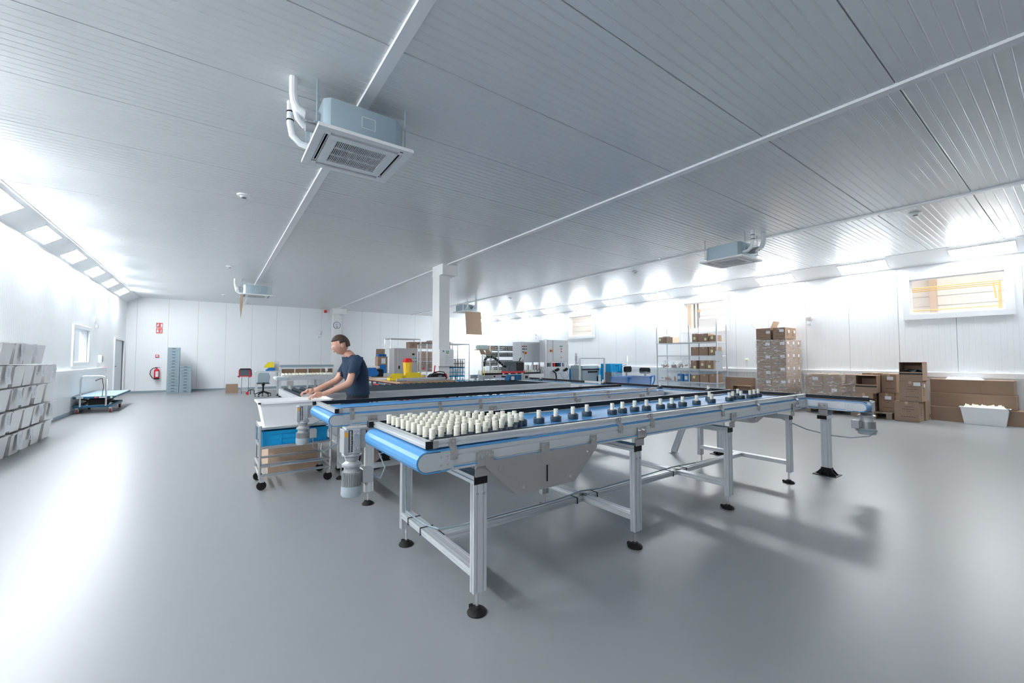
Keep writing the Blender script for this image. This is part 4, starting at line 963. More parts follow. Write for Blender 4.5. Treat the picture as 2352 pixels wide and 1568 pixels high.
t = T('storage_bin', 'white plastic bin heaped with cream pieces, in front of the long cartons', 'bin', (12.8, 1.27, 0))
B().tray(-.05, .11, -.28, .28, 0, .35, t=.008, d=.02, e=.05, rim=.02).build('shell', 'whitep', t)
foam('cream_pieces', 'heaped cream pieces in the white plastic bin', 12.76, 12.91, .98, 1.56, .345, 'cream', .06, 6, 5, 18)
# wall trunking
t = T('cable_trunking', 'long white cable trunking along the right wall', 'trunking', (13.42, 8, 1), world=True)
B().box(13.435, 13.484, -4, 20.5, .93, 1.045).build('trunk', 'trim', t, bevel=.006)
# shelf rack
t = T('shelf_rack', 'tall metal shelf rack with two bays against the right wall', 'shelf', (12.9, 7.7, 0), world=True)
for x in (12.60, 13.20):
    for y in (6.68, 7.60, 8.80): B().box(x-.012, x+.012, y-.018, y+.018, 0, 2.43).build('upright', 'cab', t)
SH = (.18, .60, 1.02, 1.45, 1.88)
for z in SH:
    for a, b_ in ((6.70, 7.58), (7.62, 8.78)): B().box(12.59, 13.21, a, b_, z-.03, z).build('shelf_board', 'cab', t)
for y, z0 in ((6.50, 1.27), (6.52, .98)):
    pass
b = B().box(12.575, 12.58, 6.50, 6.72, 1.27, 1.585); tag(b.build('notice_sheet', 'label', None), 'upper white sheet hung on the shelf rack upright', 'notice')
b = B().box(12.575, 12.58, 6.50, 6.72, .965, 1.25); tag(b.build('notice_sheet', 'label', None), 'lower white sheet hung on the shelf rack upright', 'notice')
def rb(label, y0, y1, z0, h, d=.36, note=None, m='card', **k):
    t = carton(label, 12.62, 12.62+d, y0, y1, z0+.001, z0+h, m, group='cartons on the shelf rack', **k)
    if note: B().box(12.6175, 12.6195, y0+note[0], y0+note[0]+.075, z0+note[1], z0+note[1]+.085).build('note', 'note', t)
rb('small carton with a yellow note, left on the top shelf, right bay', 7.32, 7.50, 1.88, .27, note=(.06, .08), prx=False)
rb('wide carton with a yellow note, middle of the top shelf, right bay', 6.96, 7.30, 1.88, .26, note=(.05, .04))
rb('low carton under white film, right end of the top shelf', 6.72, 6.93, 1.88, .20, note=(.08, .08))
rb('carton at the far left end of the top shelf, left bay', 8.45, 8.74, 1.88, .20, note=(.2, .08))
rb('pale carton beside the left end one, top shelf, left bay', 8.20, 8.44, 1.88, .19, m='cardlight')
rb('left of the two long cartons on the fourth shelf, right bay', 7.28, 7.55, 1.45, .27)
rb('right of the two long cartons on the fourth shelf, right bay', 6.98, 7.27, 1.45, .27)
rb('carton with a yellow note on the fourth shelf, right bay', 6.72, 6.95, 1.45, .27, note=(.09, .09))
rb('carton with a low yellow note, left on the third shelf, right bay', 7.36, 7.56, 1.02, .27, note=(.03, .01))
rb('carton with a square yellow note, middle of the third shelf, right bay', 7.06, 7.26, 1.02, .27, note=(.07, .10))
rb('carton with a tilted yellow note, right of the third shelf, right bay', 6.80, 7.05, 1.02, .27, note=(.1, .04))
rb('low carton with a yellow note, left on the second shelf, right bay', 7.27, 7.56, .60, .22, note=(.15, .11))
rb('middle carton on the second shelf, right bay', 6.97, 7.25, .60, .25)
rb('right carton on the second shelf, right bay', 6.72, 6.95, .60, .26)
rb('wide carton on the lowest shelf, right bay', 6.75, 7.5, .18, .18, m='cardlight')
def bagof(label, y0, y1, z, h, seed, m='bag', fill='cardlight', cat='bag', name='plastic_bag'):
    t = T(name, label, cat, (12.85, (y0+y1)/2, z), world=True); rnd = random.Random(seed)
    c = B()
    for k in range(14):
        a = rnd.uniform(0, 6.3); x = 12.78+rnd.uniform(-.08, .12); y = rnd.uniform(y0+.05, y1-.05); zz = z+rnd.uniform(.02, h*.45); L = .03
        c.cyl((x-L*math.cos(a), y-L*math.sin(a), zz), (x+L*math.cos(a), y+L*math.sin(a), zz+rnd.uniform(-.01, .02)), .018, n=6)
    stuff(c.build('contents', fill, t))
    b = B(); N = 14; vs = []
    for j, (r, zz) in enumerate(((.9, 0), (1.05, .15), (1.0, .4), (.7, .62), (.25, .8), (.16, .86), (.3, 1.0))):
        for i in range(N):
            a = 2*PI*i/N; q = r*(1+rnd.uniform(-.09, .09))
            vs.append((12.80+.15*q*math.cos(a), (y0+y1)/2+(y1-y0)/2*q*math.sin(a), z+.001+h*zz))
    b.add(vs, [(j*N+i, j*N+(i+1) % N, (j+1)*N+(i+1) % N, (j+1)*N+i) for j in range(6) for i in range(N)]+[tuple(range(N))[::-1]])
    b.build('film', m, t, smooth=True)
bagof('knotted clear bag of tan parts, left on the third shelf, left bay', 8.48, 8.76, 1.02, .26, 1)
bagof('clear bag of tan parts, second from left on the third shelf, left bay', 8.20, 8.40, 1.02, .20, 2)
bagof('large clear bag of tan parts, right end of the third shelf, left bay', 7.66, 8.16, 1.02, .28, 3)
bagof('clear bag of pale parts, left on the second shelf, left bay', 8.40, 8.74, .60, .20, 4)
bagof('white bag on the cartons at the left of the top shelf', 8.30, 8.70, 2.082, .12, 5, m='whitep', fill='whitep')
for i, (yy, d) in enumerate(((8.02, 'left one'), (7.76, 'right one'))):
    t = T('jerry_can', 'pale blue plastic can on the second shelf, '+d, 'can', (12.78, yy, .601))
    B().lathe((0, 0, 0), [(.105, 0), (.115, .02), (.115, .20), (.10, .235), (.04, .245)], 16).build('body', 'crategrey', t, smooth=True).data.materials[0] = M['belt']
    B().box(-.118, -.112, -.05, .05, .06, .17).build('label_sheet', 'label', t)
    B().cyl((0, 0, .24), (0, 0, .27), .03, n=10).build('cap', 'whitep', t)
t = T('spray_bottle', 'tiny orange bottle on the second shelf, left bay', 'bottle', (12.72, 8.20, .601))
B().lathe((0, 0, 0), [(.03, 0), (.03, .10), (.012, .13)], 10).build('body', 'cardlight', t, smooth=True); B().cyl((0, 0, .13), (0, 0, .16), .013, n=8).build('cap', 'red', t)
# large cardboard sheet and open box by the wall
o = B().box(13.08, 13.10, 5.80, 6.68, 0.001, .78).build('cardboard_sheet', 'card', bevel=.006); tag(o, 'large flat brown cardboard sheet standing beside the shelf rack', 'cardboard')
side_open('open carton on its side before the large cardboard sheet', 12.80, 13.05, 5.82, 6.32, .20, .54, .04, tape=False)
carton('carton standing under the open one beside the shelf rack', 12.82, 13.05, 5.84, 6.3, .001, .199, 'card')
# bollard of yellow light on the wall, wall valve
t = T('wall_sensor', 'small pale yellow lamp on the right wall beside the shelf rack', 'lamp', (13.45, 6.2, 1.31))
B().lathe((0, 0, 0), [(.01, .04), (.03, .03), (.035, 0)], 12).xf(Matrix.Rotation(-PI/2, 4, 'Y')).build('lens', 'note', t, smooth=True); B().box(-.005, .03, -.04, .04, -.04, .04).build('base', 'whitep', t)
t = T('air_regulator', 'white compressed air regulator with hose on the right wall', 'regulator', (13.44, 10.8, 1.2), world=True)
B().cyl((13.42, 10.77, 1.22), (13.42, 10.77, 1.45), .045, n=12).cyl((13.42, 10.77, 1.10), (13.42, 10.77, 1.20), .03, n=12).build('filter_bowl', 'whitep', t, smooth=True)
B().tube([(13.42, 10.77, 1.10), (13.38, 10.95, 1.05), (13.36, 11.1, .85), (13.36, 11.1, .3)], .012, 6).build('hose', 'dgrey', t, smooth=True)
# ================================================================ MIDDLE OF THE HALL
def leg4(b, x0, x1, y0, y1, z, r=.02):
    for x in (x0, x1):
        for y in (y0, y1): b.box(x-r, x+r, y-r, y+r, 0, z)
    return b
# --- workbench with wooden top
t = T('workbench', 'wood-topped workbench on a red frame behind the roller conveyor', 'workbench', (3.5, 8.4, 0), world=True)
B().box(2.92, 4.12, 7.72, 10.3, .862, .90).build('table_top', 'wood', t, bevel=.004)
B().box(3.0, 4.04, 7.86, 10.16, .825, .86).build('apron', 'wheelred', t)
for x in (3.02, 4.02):
    for y in (7.90, 10.1): B().box(x-.03, x+.03, y-.03, y+.03, 0, .825).build('leg', 'red', t)
B().box(3.0, 3.04, 9.0, 9.6, .45, .78).build('side_panel', 'red', t); B().box(2.99, 2.998, 9.1, 9.35, .5, .76).build('sticker', 'amber', t)
def parts_bin(label, x0, x1, y0, y1, z0, h, m, rz=0):
    t = T('parts_bin', label, 'bin', (x0, y0, z0), rz); w, d = x1-x0, y1-y0
    b = B()
    for y in (0, d-.005): b.prism([(0, 0), (w, 0), (w, h), (w*.38, h), (w*.12, h*.45), (0, h*.45)], 'xz', y, y+.005)
    b.box(0, w, 0, d, 0, .005).box(w-.005, w, 0, d, 0, h).box(0, .005, 0, d, 0, h*.42)
    b.box(w*.38, w+.004, -.006, 0, h-.012, h).box(w*.38, w+.004, d, d+.006, h-.012, h)
    b.build('shell', m, t)
    for i in range(3): B().box(.02+i*.05, .05+i*.05, .03, d-.03, .006, .03).build('divider_piece', m, t)
    return t
t = parts_bin('yellow open-front parts bin at the left on the wood bench', 2.93, 3.20, 8.28, 8.48, .901, .14, 'yellow')
B().box(.03, .07, .02, .05, .05, .08).build('blue_tag', 'blue', t)
parts_bin('yellow open-front parts bin in front of the red-lidded container', 3.215, 3.56, 8.22, 8.44, .901, .155, 'yellow')
t = T('sharps_container', 'tall yellow container with a red lid behind the yellow bins', 'container', (3.48, 8.75, .901))
B().lathe((0, 0, 0), [(.075, 0), (.078, .01), (.105, .36), (.108, .37)], 8).build('body', 'orange_y', t)
B().lathe((0, 0, .37), [(.112, 0), (.112, .035), (.085, .085), (.03, .09)], 8).build('lid', 'red', t)
t = T('cup_set', 'small teal plastic cup holder on the bench beside the yellow bin', 'cup', (3.55, 8.55, .901))
B().lathe((0, 0, 0), [(.06, 0), (.065, .10), (.058, .10), (.055, .01)], 14, close=False).build('body', 'teal', t, smooth=True); B().cyl((.01, 0, .01), (.01, 0, .13), .022, n=8).build('brush', 'whitep', t)
t = T('wash_bottle', 'clear bottle with yellow liquid and red cap on the bench', 'bottle', (3.84, 8.72, .901))
B().lathe((0, 0, 0), [(.05, .0), (.055, .01), (.055, .09), (.01, .092)], 14).build('liquid', 'liquid', t, smooth=True)
B().lathe((0, 0, 0), [(.056, .0), (.060, .01), (.060, .15), (.035, .20), (.022, .215)], 14, close=False).build('bottle_wall', 'bag', t, smooth=True)
B().cyl((0, 0, .213), (0, 0, .235), .028, n=10).cyl((0, 0, .235), (0, 0, .28), .006, n=6).build('cap', 'red', t)
def pipe(label, p0, p1, r, m='insul'):
    t = T('foam_tube', label, 'tube', p0, 0, None, True); d = (Vector(p1)-Vector(p0)).normalized()
    B().cyl(p0, p1, r, n=16).build('tube', m, t, smooth=True)
    B().cyl(Vector(p0)-d*.003, p0, r*.72, n=14).build('lining', 'label', t); B().cyl(Vector(p0)-d*.005, Vector(p0)-d*.003, r*.45, n=12).build('bore', 'dark', t)
pipe('longer grey foam tube lying on the wood bench', (3.05, 8.04, .936), (4.02, 8.0, .936), .030, 'insul')
pipe('shorter grey foam tube nearest the bench front edge', (2.93, 7.93, .929), (3.85, 7.91, .929), .026, 'insul')
pipe('thin pale tube on the bench in front of the foam tubes', (3.10, 7.82, .911), (4.06, 7.80, .911), .010, 'cast')
t = T('tool_case', 'black tool case with red corner piece on the right end of the bench', 'case', (3.95, 8.25, .901), 0)
B().prism([(-.17, 0), (.19, 0), (.20, .06), (.17, .12), (.0, .14), (-.14, .12), (-.19, .07)], 'xz', -.10, .10).build('body', 'black', t, bevel=.012)
B().tube([(-.18, -.08, .08), (-.12, -.09, .155), (.0, -.09, .175), (.12, -.09, .16), (.16, -.09, .10)], .010, 8).build('handle', 'black', t, smooth=True)
B().prism([(.155, .12), (.19, .02), (.205, .03), (.18, .125)], 'xz', -.104, .104).build('corner', 'red', t)
B().box(-.02, .06, -.104, -.1005, .07, .09).build('badge', 'greyp', t)
t = T('hand_brush', 'red hand brush standing upright behind the tool case', 'brush', (4.0, 8.50, .901))
B().prism([(-.05, .02), (.03, 0), (.065, .13), (.045, .17), (.0, .15)], 'xz', -.02, .02).build('head', 'red', t, bevel=.008)
B().prism([(-.055, .03), (-.02, .02), (.005, .15), (-.01, .17)], 'xz', -.028, -.021).build('bristles', 'black', t)
B().prism([(-.01, .15), (.012, .15), (.028, .30), (.005, .30)], 'xz', -.012, .012).build('handle', 'red', t, bevel=.005)
o = B().box(2.95, 3.35, 8.9, 9.5, .901, .905).build('paper_sheets', 'label'); tag(o, 'white papers lying on the left part of the wood bench', 'paper')
o = B().box(4.0, 4.1, 9.3, 9.9, .901, .915).build('cleaning_cloth', 'crategrey', bevel=.004); tag(o, 'pale blue cloth on the far right of the wood bench', 'cloth')
# --- blue machine behind the person
t = T('blue_machine', 'blue machine housing with white top edge behind the walking person', 'machine', (3.2, 10.9, 0), world=True)
B().prism([(2.98, .90), (3.44, .90), (3.50, .98), (3.40, 1.12), (2.98, 1.12)], 'xz', 10.7, 11.2).build('housing', 'blue', t, bevel=.01)
B().box(2.98, 3.50, 10.68, 11.22, 1.12, 1.15).build('top_edge', 'whitep', t)
for i in range(5): B().cyl((3.15+i*.07, 10.8, 1.15), (3.15+i*.07, 10.8, 1.17), .018, n=8).build('knob', 'cab', t)
leg4(B(), 3.0, 3.46, 10.74, 11.16, .90).build('legs', 'dgrey', t); B().box(3.40, 3.62, 10.72, 11.0, .86, 1.08).build('motor_block', 'black', t, bevel=.02)
# --- low dark conveyor along the far wall, stainless cabinet, racks
t = T('side_table', 'long grey table frame with brown panels before the far wall', 'table', (3.4, 20.1, 0), world=True)
B().box(2.34, 4.46, 19.98, 20.6, .98, 1.07).build('top', 'greyp', t); B().box(2.34, 4.46, 19.97, 19.98, .93, .98).build('rail', 'cab', t)
for i in range(4): B().box(2.40+i*.52, 2.88+i*.52, 20.05, 20.07, .45, .90).build('panel', 'card2', t)
for x in (2.36, 3.4, 4.15, 4.44): B().box(x-.025, x+.025, 19.98, 20.03, 0, .98).build('leg', 'cab', t)
B().box(4.1, 4.2, 19.9, 19.98, .78, .95).build('switch_box', 'whitep', t, bevel=.01)
t = T('control_cabinet', 'stainless steel cabinet with lamps and buttons behind the red-lidded container', 'cabinet', (5.1, 13.2, 0), world=True)
B().box(4.72, 5.52, 13.0, 13.45, .70, 1.68).build('housing', 'steel', t, bevel=.006)
B().box(4.83, 5.51, 12.985, 13.0, .72, 1.66).build('door', 'steel', t, bevel=.004)
B().cyl((5.36, 12.985, 1.60), (5.36, 12.97, 1.60), .018, n=10).build('amber_lamp', 'amber', t); B().box(5.32, 5.40, 12.975, 12.985, 1.46, 1.52).build('display', 'black', t)
for x, z, m_ in ((5.36, 1.36, 'green'), (5.44, 1.36, 'dgrey'), (5.36, 1.25, 'red'), (5.44, 1.25, 'dgrey')): B().cyl((x, 12.985, z), (x, 12.965, z), .018, n=10).build('button', m_, t)
B().box(4.86, 4.90, 12.96, 12.985, 1.02, 1.12).build('handle', 'black', t); leg4(B(), 4.78, 5.46, 13.05, 13.4, .70).build('legs', 'steel', t)
t = T('open_carton', 'upright open carton full of dark blue rods left of the steel cabinet', 'box', (4.68, 14.1, 0), world=True)
B().tray(4.52, 4.85, 14.0, 14.28, .85, 1.42, t=.01).build('body', 'card', t); B().add([(4.54, 14.28, 1.42), (4.84, 14.28, 1.42), (4.84, 14.24, 1.68), (4.54, 14.24, 1.68), (4.54, 14.29, 1.42), (4.84, 14.29, 1.42), (4.84, 14.25, 1.68), (4.54, 14.25, 1.68)], [(0,1,2,3),(7,6,5,4),(0,4,5,1),(1,5,6,2),(2,6,7,3),(3,7,4,0)]).build('raised_flap', 'card', t)
b = B()
for i in range(6):
    for j in range(4): b.cyl((4.56+i*.05, 14.05+j*.06, .87), (4.56+i*.05, 14.05+j*.06, 1.50), .020, n=6)
stuff(b.build('rods', 'blue', t)); B().box(4.64, 4.78, 13.99, 13.999, 1.18, 1.36).build('label_sheet', 'label', t); B().box(4.58, 4.80, 13.992, 13.999, .86, 1.14).build('blue_panel', 'blue', t)
t = T('side_table', 'small table carrying the carton of blue rods', 'table', (4.68, 14.1, 0), world=True)
B().box(4.45, 4.95, 13.9, 14.4, .82, .849).build('top', 'cab', t); leg4(B(), 4.48, 4.92, 13.93, 14.37, .82).build('legs', 'cab', t)
def wire_rack(label, x0, x1, y0, y1, H_, shelves, group=None, bars=0, arch=False, name='wire_rack', casters=False, nb=12):
    t = T(name, label, 'rack', ((x0+x1)/2, y0, 0), 0, group, True)
    for x in (x0, x1):
        for y in (y0, y1): B().cyl((x, y, .06 if casters else 0), (x, y, H_), .016, n=8).build('post', 'chrome', t, smooth=True)
    for z in shelves:
        B().box(x0, x1, y0, y1, z-.012, z).build('shelf', 'cab', t)
    for y in (y0, y1): B().tube([(x0, y, H_-.03), (x0+.03, y, H_), (x1-.03, y, H_), (x1, y, H_-.03)], .014, 6).build('top_bar', 'chrome', t, smooth=True)
    for x in (x0, x1): B().cyl((x, y0, H_), (x, y1, H_), .012, n=6).build('top_bar', 'chrome', t)
    if bars:
        b = B(); 
        for k in range(bars): z = .3+(H_-.35)*k/(bars-1); b.cyl((x0, y0, z), (x1, y0, z), .004, n=4).cyl((x0, y1, z), (x1, y1, z), .004, n=4)
        for k in range(nb): x = x0+(x1-x0)*k/(nb-1); b.cyl((x, y1, .3), (x, y1, H_), .003, n=4).cyl((x, y0, H_-.25), (x, y0, H_), .003, n=4)
        stuff(b.build('wire_mesh', 'chrome', t))
    if casters:
        for x in (x0, x1):
            for y in (y0, y1): B().cyl((x-.015, y, .05), (x+.015, y, .05), .05, n=12).build('wheel', 'rubber', t)
    return t
wire_rack('open wire rack standing above and behind the steel cabinet', 5.26, 6.42, 14.9, 15.5, 2.08, (.3, .9, 1.735))
wire_rack('wire rack holding cartons behind the middle column', 6.46, 7.80, 14.9, 15.5, 1.98, (.3, .85, 1.25, 1.735))
for i, (a, b_, z1, d) in enumerate(((6.04, 6.36, 1.98, 'on the wire racks, leftmost and printed'), (6.50, 6.86, 1.97, 'on the wire racks, second from left'), (6.88, 7.28, 2.05, 'on the wire racks, partly behind the middle column'), (7.30, 7.76, 2.02, 'on the wire racks, right of the middle column'))):
    carton('brown carton '+d, a, b_, 15.0, 15.35, 1.736, z1, 'card', pry=(i == 0), group='cartons on the wire racks')
for k in range(4):
    for j in range(2):
        carton('flat brown carton stacked under the wire rack shelf, %s layer, %s' % (ORD[k], ('left', 'right')[j]), 6.52+j*.32, 6.82+j*.32, 15.0, 15.35, .852+k*.19 if k < 2 else 1.252+(k-2)*.19, 1.04+k*.19 if k < 2 else 1.44+(k-2)*.19, 'card', tape=False)
# --- roll cages with crates
def cage(label, x0, x1, y0, y1, H_, group='roll cages near the middle column'):
    return wire_rack(label, x0, x1, y0, y1, H_, (.20,), group, bars=9, name='roll_cage', casters=True)
cage('tubular roll cage just left of the middle column', 5.40, 5.98, 12.0, 12.7, 1.80)
cage('tubular roll cage with black and blue crates right of the middle column', 6.10, 6.90, 12.0, 12.8, 1.82)
def bottle_crate(label, x, y, z, w, d, h, m, tops='cream', group=None, cols=6):
    t = T('tube_crate', label, 'crate', (x, y, z), 0, group)
    b = B().box(0, w, 0, d, 0, .01)
    for zz in (0, h*.42, h-.02): b.box(0, w, 0, .008, zz, zz+.02).box(0, .008, 0, d, zz, zz+.02).box(0, w, d-.008, d, zz, zz+.02).box(w-.008, w, 0, d, zz, zz+.02)
    for i in range(cols+1): xx = (w-.012)*i/cols; b.box(xx, xx+.012, 0, .008, 0, h)
    for i in range(4): yy = (d-.012)*i/3; b.box(0, .008, yy, yy+.012, 0, h)
    b.build('shell', m, t)
    c = B()
    for i in range(cols):
        for j in range(3):
            if random.random() < .75: c.cyl((w*(i+.5)/cols, d*(j+.5)/3, .012), (w*(i+.5)/cols, d*(j+.5)/3, h*random.uniform(.7, .98)), w/cols*.36, n=6)
    stuff(c.build('tubes', tops, t)); return t
for k, m_ in enumerate(('dark', 'cyan', 'cyan', 'dark')):
    bottle_crate('crate in the roll cage, %s from its floor, %s' % (ORD[k], ('black', 'bright blue', 'bright blue', 'black')[k]), 6.30, 12.2, .201+k*.285, .56, .45, .28, m_ if m_ != 'dark' else 'dgrey', group='crates in the roll cage')
# rows of crates on two trolleys at the right
t = wire_rack('crate trolley with three shelves of crates left of the grey cabinets', 8.36, 9.50, 12.4, 12.9, 1.80, (.22, .55, .88, 1.14, 1.42, 1.64), bars=0, name='crate_trolley', casters=True)
t = wire_rack('narrow crate trolley left of the wide one', 7.98, 8.32, 12.4, 12.9, 1.80, (.22, .60, 1.10, 1.40, 1.66), bars=0, name='crate_trolley', casters=True)
n = 0
for zi, z in enumerate((.88, 1.14, 1.42, 1.64)):
    for j in range(3):
        bottle_crate('crate of cream tubes, %s shelf of the wide trolley, %s of three' % (('lowest', 'second', 'third', 'top')[zi], ('left', 'middle', 'right')[j]), 8.38+j*.37, 12.42, z+.001, .355, .42, .15, 'dgrey', group='crates of cream tubes on the trolleys', cols=7)
for zi, z in enumerate((1.10, 1.40)):
    bottle_crate('crate of tubes on the narrow trolley, %s shelf' % ('lower', 'upper')[zi], 8.0, 12.42, z+.001, .30, .42, .17, 'dgrey', group='crates of cream tubes on the trolleys', cols=6)
carton('pale carton on the top shelf of the narrow crate trolley', 8.02, 8.22, 12.45, 12.8, 1.661, 1.80, 'cardlight')
# --- pole with cardboard hood and foam
t = T('cardboard_hood', 'cardboard hood with split flaps on a pole left of the crate trolleys', 'hood', (7.42, 12, 0), world=True)
B().cyl((7.42, 12.0, 0), (7.42, 12.0, 1.62), .02, n=8).box(7.27, 7.57, 11.85, 12.15, 0, .02).build('pole', 'cab', t)
for a, c in ((7.24, 7.44), (7.46, 7.68)):
    B().add([(a, 11.80, 1.50), (c, 11.80, 1.50), (c, 12.0, 1.66), (a+.06, 12.0, 1.66), (a, 11.81, 1.49), (c, 11.81, 1.49), (c, 12.01, 1.65), (a+.06, 12.01, 1.65)], [(0,1,2,3),(7,6,5,4),(0,4,5,1),(1,5,6,2),(2,6,7,3),(3,7,4,0)]).build('flap', 'card', t)
B().box(7.28, 7.68, 12.0, 12.3, 1.64, 1.66).build('board', 'card', t)
o = B().box(7.30, 7.69, 12.02, 12.28, 1.662, 1.81).build('foam_block', 'foam', bevel=.03); tag(o, 'pale green foam block lying on the cardboard hood', 'foam')
# --- first aid board on the column
t = T('first_aid_board', 'white board with a green first aid sign on the middle column', 'board', (4.88, 9.7, 1.37), world=True)
B().box(4.66, 5.06, 9.60, 9.715, 1.16, 1.585).build('board', 'whitep', t, bevel=.004)
s_ = B().box(4.85, 4.92, 9.594, 9.599, 1.48, 1.55).build('green_sign', 'green', t); B().box(4.877, 4.893, 9.590, 9.5935, 1.49, 1.54).box(4.86, 4.91, 9.590, 9.5935, 1.507, 1.523).build('white_cross', 'label', s_)
b = B()
for k in range(9): b.box(4.82, 4.82+.10+.05*((k*7) % 3), 9.595, 9.599, 1.42-k*.025, 1.423-k*.025)
stuff(b.build('printed_lines', 'greyp', t)); B().cyl((4.77, 9.599, 1.54), (4.77, 9.595, 1.54), .022, n=12).build('blue_round', 'belt', t)
# --- workstation with black hood and hose at the roller conveyor
t = T('extraction_unit', 'black domed extraction unit with an arched segmented hose', 'machine', (6.2, 8.6, 0), world=True)
P = [(6.0, 1.03), (6.46, 1.03), (6.46, 1.26), (6.36, 1.29), (6.18, 1.28), (6.07, 1.22), (6.01, 1.13)]
B().prism(P, 'xz', 8.45, 8.80).build('hood', 'dgrey', t, bevel=.012); B().box(6.24, 6.46, 8.44, 8.45, 1.05, 1.25).build('opening', 'black', t)
B().box(6.0, 6.50, 8.45, 8.80, .99, 1.03).build('base_tray', 'red', t)
leg4(B(), 6.05, 6.45, 8.5, 8.75, .99).build('legs', 'cab', t)
hose = [(6.10, 8.6, 1.12), (5.95, 8.6, 1.17), (5.80, 8.6, 1.28), (5.66, 8.6, 1.37), (5.55, 8.6, 1.40), (5.45, 8.6, 1.385), (5.39, 8.6, 1.32), (5.37, 8.6, 1.24)]
B().tube(hose, .032, 10).build('hose', 'black', t, smooth=True)
b = B()
for i in range(len(hose)-1):
    for f in (.2, .6):
        p = Vector(hose[i]).lerp(Vector(hose[i+1]), f); d = (Vector(hose[i+1])-Vector(hose[i])).normalized(); b.cyl(p-d*.006, p+d*.006, .037, n=10)
stuff(b.build('hose_rings', 'insul', t)); B().cyl((5.37, 8.6, 1.24), (5.37, 8.6, 1.16), .022, n=10).build('nozzle', 'black', t)
B().cyl((5.37, 8.6, 1.14), (5.37, 8.6, .92), .009, n=8).build('yellow_probe', 'yellow', t)
B().tube([(6.42, 8.62, 1.20), (6.48, 8.62, 1.36), (6.53, 8.62, 1.38), (6.56, 8.62, 1.30), (6.52, 8.62, 1.1), (6.60, 8.62, .98)], .014, 8).build('cable_loop', 'black', t, smooth=True)
B().cyl((6.45, 8.5, .5), (6.45, 8.5, 1.40), .014, n=8).build('stand_rod', 'chrome', t)
t = T('display_box', 'dark blue desk controller with a white label on the roller conveyor', 'controller', (5.22, 7.2, .891))
B().prism([(-.17, 0), (.17, 0), (.17, .12), (-.11, .12)], 'xz', -.07, .09).build('housing', 'bluedark', t, bevel=.006); B().box(-.10, -.02, -.074, -.0705, .012, .085).build('label_sheet', 'label', t); B().box(.04, .07, -.073, -.0705, .0, .115).build('ridge', 'blue', t)
t = T('relay_box', 'small grey box with a black display beside the dark blue controller', 'controller', (5.50, 7.2, .891))
B().box(-.10, .12, -.06, .08, 0, .125).build('housing', 'cast', t, bevel=.006); B().box(-.0, .075, -.064, -.0605, .035, .09).build('display', 'black', t)
# --- grey electrical cabinets
t = T('control_cabinet', 'light grey control cabinet, left of two, with a red-yellow switch', 'cabinet', (7.95, 10.1, 0), world=True)
B().box(7.54, 8.36, 10.0, 10.42, 1.24, 1.86).build('housing', 'cab', t, bevel=.006); B().box(7.68, 8.34, 9.985, 10.0, 1.26, 1.84).build('door', 'cab', t, bevel=.004)
B().box(8.362, 8.368, 10.02, 10.40, 1.26, 1.84).build('rear_edge', 'greyp', t)
def button(x, y, z, m_, r=.018): B().cyl((x, y, z), (x, y-.02, z), r, n=10).build('button', m_, t)
for x, z, m_ in ((7.59, 1.72, 'red'), (7.66, 1.72, 'dgrey'), (7.73, 1.72, 'dgrey'), (7.60, 1.64, 'black'), (7.66, 1.64, 'dgrey'), (7.73, 1.64, 'dgrey'), (7.61, 1.55, 'black')): button(x, 9.985, z, m_)
B().box(7.67, 7.74, 9.978, 9.985, 1.48, 1.56).build('switch_plate', 'yellow', t); B().cyl((7.70, 9.978, 1.52), (7.70, 9.95, 1.52), .028, n=12).build('main_switch', 'red', t)
leg4(B(), 7.6, 8.3, 10.05, 10.38, 1.24).build('legs', 'cab', t)
t = T('control_cabinet', 'light grey control cabinet, right of two, with green and red buttons', 'cabinet', (8.7, 9.7, 0), world=True)
B().box(8.24, 9.12, 9.60, 9.98, 1.24, 1.92).build('housing', 'cab', t, bevel=.006); B().box(8.47, 9.11, 9.585, 9.60, 1.26, 1.90).build('door', 'cab', t, bevel=.004)
for x, z, m_ in ((8.76, 1.73, 'green'), (8.83, 1.73, 'green'), (8.80, 1.65, 'red'), (8.80, 1.57, 'red')): button(x, 9.585, z, m_)
B().add([(8.77, 9.58, 1.36), (8.83, 9.58, 1.36), (8.80, 9.58, 1.42), (8.77, 9.585, 1.36), (8.83, 9.585, 1.36), (8.80, 9.585, 1.42)], [(0,1,2),(5,4,3),(0,3,4,1),(1,4,5,2),(2,5,3,0)]).build('warning_triangle', 'amber', t)
B().box(8.35, 8.43, 9.592, 9.60, 1.54, 1.63).build('switch_plate', 'yellow', t); B().cyl((8.38, 9.592, 1.585), (8.38, 9.56, 1.585), .03, n=12).build('main_switch', 'red', t)
B().box(9.02, 9.10, 9.58, 9.585, 1.80, 1.87).build('sheet', 'label', t)
t = T('mounting_post', 'tall white post between the two grey cabinets', 'post', (8.2, 9.62, 0), world=True)
B().ext('xy', 8.15, 8.21, 9.58, 9.64, 0, 1.94).build('profile', 'alu', t); B().box(8.10, 8.26, 9.53, 9.69, 0, .01).build('foot_plate', 'cab', t)
t = T('filling_station', 'white machine base with black fittings and blue hoses below the right cabinet', 'machine', (8.65, 9.6, 0), world=True)
B().box(8.22, 9.14, 9.58, 10.0, .10, 1.10).build('housing', 'cab', t, bevel=.006)
for x in (8.45, 8.85, 9.02, 9.12): B().box(x-.02, x+.02, 9.62, 9.66, 1.10, 1.24).build('strut', 'cab', t)
for x, z in ((8.62, 1.02), (8.98, 1.02)): B().cyl((x, 9.58, z), (x, 9.50, z), .035, n=10).box(x-.10, x, 9.53, 9.57, z-.06, z).cyl((x, 9.54, z), (x, 9.54, z+.05), .014, n=8).build('valve', 'black', t)
